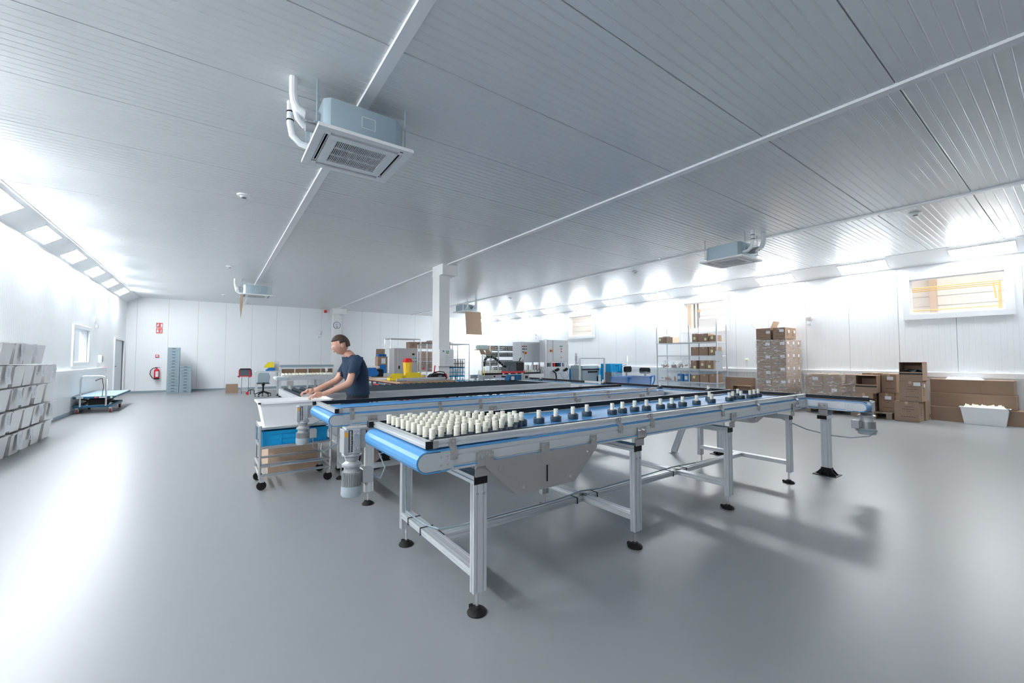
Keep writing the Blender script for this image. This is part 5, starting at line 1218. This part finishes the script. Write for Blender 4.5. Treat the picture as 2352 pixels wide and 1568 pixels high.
B().tube([(8.42, 9.55, .98), (8.50, 9.50, .90), (8.52, 9.5, .78), (8.50, 9.5, .66)], .022, 8).build('black_hose', 'black', t, smooth=True)
B().tube([(9.0, 9.53, .98), (9.03, 9.5, .85), (8.95, 9.48, .76), (8.80, 9.5, .74), (8.72, 9.5, .82), (8.70, 9.5, .90), (8.60, 9.5, .90)], .009, 6).build('blue_hose', 'belt', t, smooth=True)
for i in range(6): B().box(8.30+i*.12, 8.36+i*.12, 9.64, 9.72, 1.10, 1.22).build('solenoid', ('dgrey', 'cab', 'red', 'black', 'bluedark', 'dgrey')[i], t)
# --- dosing bottles with red labels
for i, x in enumerate((7.72, 7.92, 8.02, 8.14)):
    t = T('pump_bottle', 'white and dark red bottle under the left cabinet, %s from left' % ORD[i], 'bottle', (x-.02, 9.9, 1.0), 0, 'bottles under the left cabinet')
    B().box(-.045, .035, -.03, .03, 0, .17).build('body', 'whitep', t, bevel=.008); B().box(.02, .042, -.032, .032, .01, .16).build('red_side', 'wheelred', t)
    B().tube([(0, -.03, .03), (0, -.10, .02), (0, -.13, -.12), (-.01+.03*(i % 2), -.13, -.26)], .008, 6).build('hose', 'blue' if i < 2 else 'black', t, smooth=True)
t = T('shelf_rack', 'low white shelf carrying the red-labelled bottles', 'shelf', (7.9, 9.95, 0), world=True)
B().box(7.60, 8.14, 9.82, 10.0, .975, .999).build('shelf_board', 'cab', t); leg4(B(), 7.62, 8.10, 9.84, 9.97, .975, .012).build('legs', 'cab', t)
B().box(7.60, 8.14, 9.85, 9.98, .60, .62).build('lower_board', 'cab', t)
for i in range(4): B().tube([(7.70+i*.11+.04*math.cos(a*PI/5), 9.86, .70+.05*math.sin(a*PI/5)) for a in range(11)], .010, 6).build('black_coil', 'black', t, smooth=True)
# --- bins at the right of the cabinets
t = T('drum_bin', 'tall blue plastic bin covered with clear film right of the cabinets', 'bin', (9.64, 10.26, 0))
B().tray(-.21, .21, -.21, .21, 0, 1.02, t=.01, d=.015, rim=.012).box(-.235, .235, -.235, .235, .80, .83).build('shell', 'blue', t).data.materials[0] = M['cyan']
B().taper(-.235, .235, -.235, .235, .98, 1.15, -.02).build('film_cover', 'bag', t)
t = T('waste_container', 'grey rectangular container with black trim beside the tall blue bin', 'container', (9.92, 9.66, 0))
B().taper(-.38, .34, -.25, .25, .02, 1.02, .02).build('body', 'greyp', t, bevel=.01); B().taper(-.41, .37, -.28, .28, 1.02, 1.12, -.02).build('lid', 'crategrey', t, bevel=.01)
B().box(-.41, .37, -.275, -.262, .98, 1.02).box(.27, .33, -.265, -.255, .2, 1.0).box(-.14, .28, -.29, -.27, .90, .95).build('black_trim', 'black', t)
B().taper(.36, .52, -.20, .20, .05, 1.0, .02).build('bag_side', 'bag', t)
t = T('dosing_pump', 'small grey pump head on the lid of the grey container', 'pump', (9.60, 9.74, 1.122))
B().lathe((0, 0, 0), [(.08, 0), (.08, .03), (.03, .05), (.03, .16), (.045, .17), (.045, .30), (.03, .32), (.03, .40)], 12).build('body', 'cast', t, smooth=True)
B().tube([(.03, 0, .05), (.12, 0, .12), (.15, 0, .2)], .008, 6).build('hose', 'belt', t, smooth=True)
t = T('frame_stand', 'thin white frame stand reaching over the grey container', 'stand', (9.4, 8.88, 0), world=True)
for x in (8.90, 9.98): B().box(x-.022, x+.022, 8.86, 8.90, 0, 1.37).build('post', 'cab', t)
B().box(8.90, 9.98, 8.87, 8.89, 1.345, 1.37).build('top_bar', 'crategrey', t)
t0 = T('euro_crate', '', 'crate')
def bcrate(w, d, h):
    b = B().tray(0, w, 0, d, 0, h, t=.01)
    b.box(-.012, w+.012, -.012, 0, h-.035, h).box(-.012, 0, 0, d, h-.035, h).box(-.008, w+.008, -.008, 0, 0, .02).box(-.008, 0, 0, d, 0, .02)
    for i in range(5): xx = .0+(w-.02)*i/4; b.box(xx, xx+.02, -.010, 0, .02, h-.035)
    b.box(0, w, -.008, 0, h*.48, h*.52)
    for yy in (0, d*.5, d-.02): b.box(-.010, 0, yy, yy+.02, .02, h-.035)
    return b
bcrate(.56, .40, .235).build('shell', 'cyan', t0)
B().box(.20, .36, -.0115, -.0102, .16, .19).build('grip', 'bluedark', t0)
fst = True
for k in range(5):
    for j in range(1):
        lab = 'bright blue stacking crate, %s from the floor, stack before the right wall' % ORD[k]
        if fst: t = t0; fst = False; t.location = (10.40, 9.0, 0)
        else: t = dup(t0, (10.40, 9.0, k*.236))
        t['label'] = lab; t['group'] = 'bright blue crates before the right wall'
t = dup(t0, (10.62, 10.0, .78), 0, 'bright blue crate seen between the grey container and the crate stack')
t = T('side_table', 'small table under the lone bright blue crate', 'table', (10.9, 10.2, 0), world=True)
B().box(10.6, 11.25, 9.95, 10.45, .75, .779).build('top', 'cab', t); leg4(B(), 10.63, 11.2, 9.98, 10.42, .75).build('legs', 'cab', t)
t = T('hose_reel', 'black machine cover with a red edge beside the blue crates', 'machine', (9.8, 8.4, 0), world=True)
B().prism([(9.62, 0), (9.92, 0), (9.92, .72), (9.72, .92), (9.62, .95)], 'xz', 8.30, 8.55).build('housing', 'dgrey', t, bevel=.01); B().prism([(9.925, .0), (9.965, .0), (9.965, .70), (9.925, .76)], 'xz', 8.29, 8.56).build('edge', 'red', t)
# office chairs
def chair(label, x, y, rz, zb, w=.42):
    t = T('work_chair', label, 'chair', (x, y, 0), rz, 'black work chairs behind the cross belt')
    B().box(-w/2, w/2, -.03, .03, zb, zb+.20).build('backrest', 'black', t, bevel=.025); B().box(-.03, .03, .03, .06, .50, zb+.1).box(-.03, .03, -.20, .06, .50, .53).build('back_post', 'dgrey', t)
    B().box(-.21, .21, -.44, -.02, .54, .60).build('seat', 'black', t, bevel=.02); B().cyl((0, -.22, .10), (0, -.22, .54), .03, n=10).build('column', 'chrome', t, smooth=True)
    for k in range(5):
        a = 2*PI*k/5; l = B().box(0, .28, -.02, .02, .06, .10).xf(Matrix.Translation((0, -.22, 0)) @ Matrix.Rotation(a, 4, 'Z')).build('base_arm', 'black', t)
        B().cyl((.26*math.cos(a)-.0, -.22+.26*math.sin(a), .0), (.26*math.cos(a), -.22+.26*math.sin(a), .06), .025, n=8).build('glide', 'rubber', l)
    return t
chair('black work chair with its back to the camera, left of two', 11.0, 8.8, .1, .90)
chair('black work chair turned sideways, right of two', 11.9, 8.8, -1.1, .84, .36)
# bagged blue bin
t = T('lined_bin', 'blue bin with a clear plastic bag pulled over its rim, behind the cross belt', 'bin', (9.78, 7.7, 0))
B().tray(-.48, .48, -.28, .28, .0, .84, t=.01, d=.04, rim=.02).build('bin_shell', 'blue', t)
rnd = random.Random(9); b = B(); N = 28; vs = []
for j, (k, z) in enumerate(((1.06, .97), (1.13, .93), (1.12, .84), (1.17, .65), (1.20, .45), (1.17, .38))):
    for i in range(N):
        a = 2*PI*i/N; c, s_ = math.cos(a), math.sin(a); m = max(abs(c), abs(s_)); q = k*(1+rnd.uniform(-.03, .03))
        vs.append((.52*q*c/m*(.93 if m < .8 else 1), .31*q*s_/m*(.93 if m < .8 else 1), z+rnd.uniform(-.02, .02)))
b.add(vs, [(j*N+i, j*N+(i+1) % N, (j+1)*N+(i+1) % N, (j+1)*N+i) for j in range(5) for i in range(N)]); b.build('bag_liner', 'bag', t, smooth=True)
B().tube([(.50, -.33, .85), (.62, -.34, .86), (.60, -.35, .72), (.46, -.36, .55)], .018, 8).build('blue_strap', 'blue', t, smooth=True)
# ================================================================ BACK LEFT: capped-tube conveyor, stool, desk, holder
t = T('belt_conveyor', 'low conveyor crowded with cream caps near the far wall', 'conveyor', (1.9, 16.6, 0), world=True)
B().ext('yz', 16.60, 16.64, .58, .70, 1.86, 6.6, nu=1, nv=2).build('side_frame', 'alu', t); B().ext('yz', 17.36, 17.40, .58, .70, 1.86, 6.6, nu=1, nv=2).build('side_frame', 'alu', t)
B().box(1.9, 6.6, 16.64, 17.36, .69, .702).build('belt', 'whitep', t); B().cyl((1.86, 16.60, .64), (1.86, 17.40, .64), .065, n=20).build('nose_roller', 'whitep', t, smooth=True)
B().box(1.84, 2.2, 16.58, 16.60, .59, .69).build('end_plate', 'castblue', t, bevel=.008)
for x in (1.95, 3.2, 4.6, 6.0):
    for y in (16.64, 17.3):
        l = B().box(x-.03, x+.03, y-.03, y+.03, .08, .58).build('leg', 'alu', t); B().lathe((x, y, 0), [(.05, 0), (.03, .03), (.012, .04), (.012, .09)], 10).build('foot_pad', 'rubber', l)
B().ext('yz', 16.62, 16.66, .72, .76, 2.0, 6.6, nu=1, nv=1).build('guide_rail', 'alu', t)
B().box(2.15, 2.35, 16.50, 16.58, .36, .56).cyl((2.25, 16.5, .40), (2.25, 16.5, .24), .06, n=12).build('drive_motor', 'cast', t)
cap_me = B().lathe((0, 0, 0), [(.001, 0), (.032, 0), (.033, .05), (.024, .055), (.024, .11), (.001, .112)], 8, close=False).build('cream_plug', 'cream')
k = 0
for i in range(22):
    for j in range(8):
        if i > 14 and (i in (15, 16) or j > 3): continue
        o = cap_me if k == 0 else cap_me.copy()
        if k: COL.objects.link(o)
        k += 1
        g = 'left' if i <= 14 else 'right'
        tag(o, 'cream cap in the %s block on the low conveyor near the far wall' % ('long left' if g == 'left' else 'short right'), 'cap', 'cream caps on the low conveyor, %s block' % g, (2.08+i*.115, 16.74+j*.078, .703))
t = T('belt_conveyor', 'far conveyor with a row of cream caps beyond the roller conveyor', 'conveyor', (5.6, 8.9, 0), world=True)
B().ext('yz', 9.0, 9.04, .83, .93, 5.45, 7.6, nu=1, nv=2).build('side_frame', 'alu', t); B().ext('yz', 9.4, 9.44, .83, .93, 5.45, 7.6, nu=1, nv=2).build('side_frame', 'alu', t)
B().box(5.5, 7.6, 9.04, 9.4, .915, .93).build('belt', 'belt', t); B().box(5.6, 7.5, 9.03, 9.045, .93, .975).build('wear_strip', 'strip', t)
for x in (5.6, 7.4):
    for y in (9.02, 9.42): l = B().box(x-.03, x+.03, y-.02, y+.02, .08, .83).build('leg', 'alu', t); B().lathe((x, y, 0), [(.05, 0), (.03, .03), (.012, .09)], 10).build('foot_pad', 'rubber', l)
for i in range(24):
    for j in range(2):
        o = cap_me.copy(); COL.objects.link(o)
        tag(o, 'cream cap standing in the double row beyond the roller conveyor', 'cap', 'cream caps in the double row', (5.62+i*.078, 9.14+j*.12, .931))
# stool
t = T('swivel_stool', 'swivel chair with a pale grey back and black star base', 'chair', (1.50, 17.2, 0))
B().prism([(-.19, .50), (.17, .50), (.20, .70), (.15, .84), (-.12, .85), (-.18, .80)], 'xz', -.02, .02).build('backrest', 'crategrey', t, bevel=.01); B().box(-.2, .2, .05, .42, .44, .48).build('seat', 'dgrey', t, bevel=.015)
B().cyl((0, .15, .18), (0, .15, .44), .028, n=10).cyl((0, .15, .38), (0, .15, .46), .05, n=10).box(-.02, .02, 0, .15, .44, .5).build('column', 'black', t, smooth=True)
for k in range(5):
    a = 2*PI*k/5+.3; l = B().add([(0, -.025, .16), (.26, -.02, .07), (.26, .02, .07), (0, .025, .16), (0, -.025, .20), (.26, -.02, .10), (.26, .02, .10), (0, .025, .20)], [(0,3,2,1),(4,5,6,7),(0,1,5,4),(1,2,6,5),(2,3,7,6),(3,0,4,7)]).xf(Matrix.Translation((0, .15, 0)) @ Matrix.Rotation(a, 4, 'Z')).build('base_arm', 'black', t)
    B().lathe((.25*math.cos(a), .15+.25*math.sin(a), 0), [(.035, 0), (.03, .012), (.01, .02), (.01, .08)], 8).build('glide', 'rubber', l)
# desk with bins
t = T('side_table', 'grey steel table behind the swivel chair, carrying the yellow bin', 'table', (1.7, 18.4, 0), world=True)
B().box(1.32, 2.12, 18.1, 18.7, .84, .88).build('top', 'cab', t)
for x in (1.36, 2.08):
    for y in (18.14, 18.66): B().box(x-.02, x+.02, y-.02, y+.02, 0, .84).build('leg', 'cab', t)
B().box(1.36, 2.08, 18.38, 18.42, .15, .19).build('footrest', 'cab', t); B().box(1.28, 1.36, 17.75, 17.85, 0, .56).build('front_post', 'cab', t)
parts_bin('blue parts bin under the yellow one on the steel table', 1.66, 1.95, 18.3, 18.5, .881, .115, 'blue')
parts_bin('yellow parts bin stacked on the blue one near the far wall', 1.62, 1.92, 18.30, 18.5, .998, .21, 'yellow')
carton('pale carton board standing behind the yellow bin by the far wall', 1.96, 2.12, 18.52, 18.62, .881, 1.24, 'cab')
t = T('sack_holder', 'black and red bag holder with a clear bag, left of the swivel chair', 'holder', (1.05, 19.0, 0), world=True)
B().prism([(.84, .66), (1.20, .66), (1.26, .72), (1.24, .94), (.88, .97), (.84, .93)], 'xz', 18.9, 19.05).build('case', 'dgrey', t, bevel=.01)
B().box(.82, 1.26, 18.885, 18.9, .655, .69).box(.82, .85, 18.885, 18.9, .62, .92).box(1.17, 1.20, 18.885, 18.9, .62, .96).build('red_trim', 'red', t)
B().box(.78, .84, 18.9, 18.93, .66, .69).box(.86, 1.20, 18.87, 18.885, .93, .97).build('clamp', 'black', t)
B().taper(.90, 1.12, 18.92, 19.1, .12, .66, .04).build('clear_bag', 'bag', t); B().cyl((1.15, 19.05, 0), (1.15, 19.05, .70), .010, n=6).cyl((.93, 19.05, 0), (.93, 19.05, .68), .010, n=6).build('stand_rod', 'dgrey', t)
t = T('floor_stand', 'small red and black wheeled stand on the floor by the grey table', 'stand', (1.15, 18.5, 0))
B().tube([(-.05, 0, .10), (0, 0, .16), (.10, 0, .18), (.16, 0, .14), (.16, 0, 0)], .014, 8).tube([(.04, 0, .0), (.04, 0, .16)], .012, 6).build('frame', 'black', t, smooth=True); B().cyl((-.06, -.03, .05), (-.06, .03, .05), .05, n=12).build('wheel', 'red', t)
# ================================================================ PERSON AND TROLLEY
def skin_mesh(name, verts, edges, radii, m, parent=None, sub=2, root=0):
    me = bpy.data.meshes.new(name); me.from_pydata(verts, edges, [])
    o = bpy.data.objects.new(name, me); COL.objects.link(o)
    md = o.modifiers.new('skin', 'SKIN'); md.use_smooth_shade = True
    for i, r in enumerate(radii):
        sv = me.skin_vertices[0].data[i]; rr = r if isinstance(r, tuple) else (r, r); sv.radius = rr; sv.use_root = (i == root)
    s = o.modifiers.new('sub', 'SUBSURF'); s.levels = sub; s.render_levels = sub
    dg = bpy.context.evaluated_depsgraph_get(); dg.update()
    nm = bpy.data.meshes.new_from_object(o.evaluated_get(dg)); nm.name = name
    o.modifiers.clear(); o.data = nm; nm.materials.clear(); nm.materials.append(M[m])
    nm.polygons.foreach_set('use_smooth', [True]*len(nm.polygons))
    if parent is not None: o.parent = parent
    return o
# local frame: person walks towards -x, leaning forward; origin on the floor
PX, PY = 1.45, 5.30
pr = T('person', 'person in a dark navy T-shirt leaning forward and pushing the trolley', 'person', (PX, PY, 0))
V_ = [(.02, 0, .93), (.02, 0, 1.05), (-.01, 0, 1.20), (-.05, 0, 1.32), (-.10, 0, 1.40), (-.135, 0, 1.45),
      (.02, .09, .88), (-.12, .10, .52), (.06, .10, .12), (.03, .10, .06), (-.12, .10, .035),
      (.02, -.09, .88), (.12, -.10, .50), (.34, -.10, .16), (.36, -.10, .09), (.25, -.10, .035),
      (-.04, .17, 1.32), (-.17, .23, 1.08), (-.40, .20, .985), (-.46, .20, .965),
      (-.04, -.17, 1.32), (-.15, -.24, 1.06), (-.38, -.20, .965), (-.44, -.20, .95)]
E_ = [(0,1),(1,2),(2,3),(3,4),(4,5),(0,6),(6,7),(7,8),(8,9),(9,10),(0,11),(11,12),(12,13),(13,14),(14,15),(3,16),(16,17),(17,18),(18,19),(3,20),(20,21),(21,22),(22,23)]
R_ = [(.145,.125),(.13,.115),(.15,.125),(.145,.11),(.065,.065),(.058,.058),(.10,.095),(.065,.065),(.042,.042),(.045,.045),(.04,.03),(.10,.095),(.065,.065),(.042,.042),(.045,.045),(.04,.03),(.062,.062),(.046,.046),(.032,.032),(.026,.03),(.062,.062),(.046,.046),(.032,.032),(.026,.03)]
body = skin_mesh('body', V_, E_, R_, 'skin', pr, 3)
# clothing: shells lifted a few millimetres off the body
def shell(name, keep, off, m, th=.004):
    bm = bmesh.new(); bm.from_mesh(body.data); bm.normal_update()
    for v in bm.verts: v.co = v.co+v.normal*off
    bmesh.ops.delete(bm, geom=[f for f in bm.faces if not keep(f.calc_center_median())], context='FACES')
    me = bpy.data.meshes.new(name); bm.to_mesh(me); bm.free(); me.materials.append(M[m]); me.polygons.foreach_set('use_smooth', [True]*len(me.polygons))
    o = bpy.data.objects.new(name, me); COL.objects.link(o); o.parent = pr; return o
def lower_arm(c): return abs(c.y) > .155 and c.z < 1.19 and c.x < -.09 or c.x < -.20
shell('t_shirt', lambda c: c.z > .915 and c.z < 1.40 and not lower_arm(c) and not (c.z > 1.375 and abs(c.y) < .09), .014, 'navy')
shell('trousers', lambda c: c.z < .965 and c.z > .075 and not lower_arm(c), .007, 'trouser')
for x, y, a in ((-.03, .10, 0), (.30, -.10, -.55)):
    s = B().prism([(-.17, 0), (.11, 0), (.115, .03), (.09, .09), (.02, .10), (-.06, .07), (-.15, .05), (-.18, .025)], 'xz', -.045, .045)
    z = .002 if a == 0 else .015
    s.xf(Matrix.Translation((x, y, z)) @ Matrix.Rotation(a*.5, 4, 'Y')).build('shoe', 'black', pr, bevel=.015)
# head: turned towards the trolley (-x), chin lowered
hd = bmesh.new(); bmesh.ops.create_uvsphere(hd, u_segments=28, v_segments=20, radius=1)
for v in hd.verts:
    x, y, z = v.co
    sx = .098 if x < 0 else .10; nx, ny, nz = x*sx, y*.075, z*.118
    if z < -.1: k = 1+.45*(z+.1); nx = nx*k if x > 0 else nx*(1+.12*(z+.1)); ny *= 1+.42*(z+.1)
    if x < -.55 and abs(y) < .3:                                  # nose, brow, lips, chin
        c = 1-abs(y)/.3
        nx -= .026*c*max(0, 1-abs(z+.12)/.20) + .006*c*max(0, 1-abs(z-.22)/.12) + .007*c*max(0, 1-abs(z+.48)/.10) + .010*c*max(0, 1-abs(z+.78)/.16)
    if x < -.5 and .18 < abs(y) < .6 and abs(z-.03) < .16: nx += .010
    v.co = (nx, ny, nz)
hm = bpy.data.meshes.new('head'); hd.to_mesh(hm); hd.free(); hm.materials.append(M['skin']); hm.polygons.foreach_set('use_smooth', [True]*len(hm.polygons))
HM = Matrix.Translation((-.195, 0, 1.52)) @ Matrix.Rotation(-.30, 4, 'Y')
hm.transform(HM); ho = bpy.data.objects.new('head', hm); COL.objects.link(ho); ho.parent = pr
hb = bmesh.new(); bmesh.ops.create_uvsphere(hb, u_segments=28, v_segments=18, radius=1)
dl_ = [v for v in hb.verts if (v.co.x < -.35 and v.co.z < .48) or (v.co.z < -.42) or (v.co.x < .25 and v.co.z < .05)]
bmesh.ops.delete(hb, geom=dl_, context='VERTS')
for v in hb.verts: v.co = (v.co.x*.109+.004, v.co.y*.084, v.co.z*.126+.004)
bmesh.ops.solidify(hb, geom=list(hb.faces), thickness=.012)
hr = bpy.data.meshes.new('hair'); hb.to_mesh(hr); hb.free(); hr.materials.append(M['hair']); hr.polygons.foreach_set('use_smooth', [True]*len(hr.polygons)); hr.transform(HM)
o = bpy.data.objects.new('hair', hr); COL.objects.link(o); o.parent = ho
for sy in (-1, 1):
    B().lathe((0, 0, 0), [(.006, -.012), (.018, -.006), (.020, .004), (.012, .012), (.004, .010)], 10).xf(HM @ Matrix.Translation((.005, sy*.078, -.01)) @ Matrix.Rotation(-sy*PI/2, 4, 'X') @ Matrix.Diagonal((1, 1.5, 1, 1))).build('ear', 'skin', ho, smooth=True)
    e = B().lathe((0, 0, 0), [(.001, -.011), (.008, -.008), (.011, 0), (.008, .008), (.001, .011)], 10).xf(HM @ Matrix.Translation((-.086, sy*.030, .006))).build('eye', 'label', ho, smooth=True)
    B().lathe((0, 0, 0), [(.001, -.004), (.005, 0), (.001, .004)], 8).xf(HM @ Matrix.Translation((-.095, sy*.030, .006))).build('iris', 'ink', e, smooth=True)
B().tube([(-.091, -.024, -.058), (-.099, 0, -.056), (-.091, .024, -.058)], .004, 6).xf(HM).build('mouth', 'wheelred', ho, smooth=True)
# hands closed on the rim of the tub
for sy, (wx, wy, wz) in ((1, (-.46, .20, .965)), (-1, (-.44, -.20, .95))):
    hv = [(wx+.03, wy, wz+.005), (wx-.02, wy, wz), (wx-.065, wy, wz-.008)]; he = [(0,1),(1,2)]; hr_ = [(.026,.030),(.022,.040),(.018,.042)]
    for k in range(4):
        yy = wy+(k-1.5)*.021; L = (.058, .068, .064, .05)[k]; n0 = len(hv)
        hv += [(wx-.075, yy, wz-.008), (wx-.075-L*.5, yy, wz-.012), (wx-.075-L*.8, yy, wz-.034), (wx-.070-L*.75, yy, wz-.056)]
        he += [(2, n0), (n0, n0+1), (n0+1, n0+2), (n0+2, n0+3)]; hr_ += [(.0095, .0095), (.009, .009), (.0085, .0085), (.0075, .0075)]
    n0 = len(hv); hv += [(wx-.03, wy-sy*.045, wz-.012), (wx-.06, wy-sy*.058, wz-.03), (wx-.085, wy-sy*.05, wz-.045)]; he += [(1, n0), (n0, n0+1), (n0+1, n0+2)]; hr_ += [(.012, .012), (.0105, .0105), (.009, .009)]
    skin_mesh('hand', hv, he, hr_, 'skin', pr, 1)
# trolley: tubular frame, blue crate on the middle deck, white tub on top
tx0, tx1, ty0, ty1 = .42, 1.10, 5.02, 5.50
t = T('hand_trolley', 'tubular steel trolley carrying a white tub and a blue crate', 'trolley', (.76, 5.26, 0), world=True)
for x in (tx0, tx1):
    for y in (ty0, ty1): B().cyl((x, y, .12), (x, y, .66), .014, n=8).build('post', 'chrome', t, smooth=True)
for z in (.15, .24, .44, .63):
    b = B()
    for y in (ty0, ty1): b.cyl((tx0, y, z), (tx1, y, z), .014, n=8)
    for x in (tx0, tx1): b.cyl((x, ty0, z), (x, ty1, z), .014, n=8)
    b.build('side_rail', 'chrome', t, smooth=True)
for z in (.425, .645): B().box(tx0, tx1, ty0, ty1, z-.006, z).build('deck', 'cab', t)
for x in (tx0+.02, tx1-.02):
    for y in (ty0+.02, ty1-.02):
        c = B().box(x-.02, x+.02, y-.025, y+.025, .08, .13).build('caster', 'chrome', t); B().cyl((x, y-.014, .045), (x, y+.014, .045), .045, n=14).build('wheel', 'rubber', c)
t = T('euro_crate', 'bright blue crate on the middle deck of the pushed trolley', 'crate', (.45, 5.06, .4255))
bcrate(.62, .40, .17).build('shell', 'blue', t).data.materials[0] = M['cyan']
t = T('storage_tub', 'large white tub on top of the pushed trolley', 'tub', (.76, 5.26, .6455))
B().tray(-.30, .30, -.20, .20, 0, .255, t=.008, d=.05, e=.04, rim=.018).build('shell', 'tub', t)
t = T('cardboard_box', 'large open brown box on the floor beside the pushed trolley', 'box', (.56, 5.68, 0), 0, None, True)
B().tray(.56, 1.10, 5.70, 6.95, 0.001, .36, t=.008).build('body', 'cardlight', t)
B().box(.558, .5595, 6.85, 6.90, .0, .34).build('edge_fold', 'card', t)
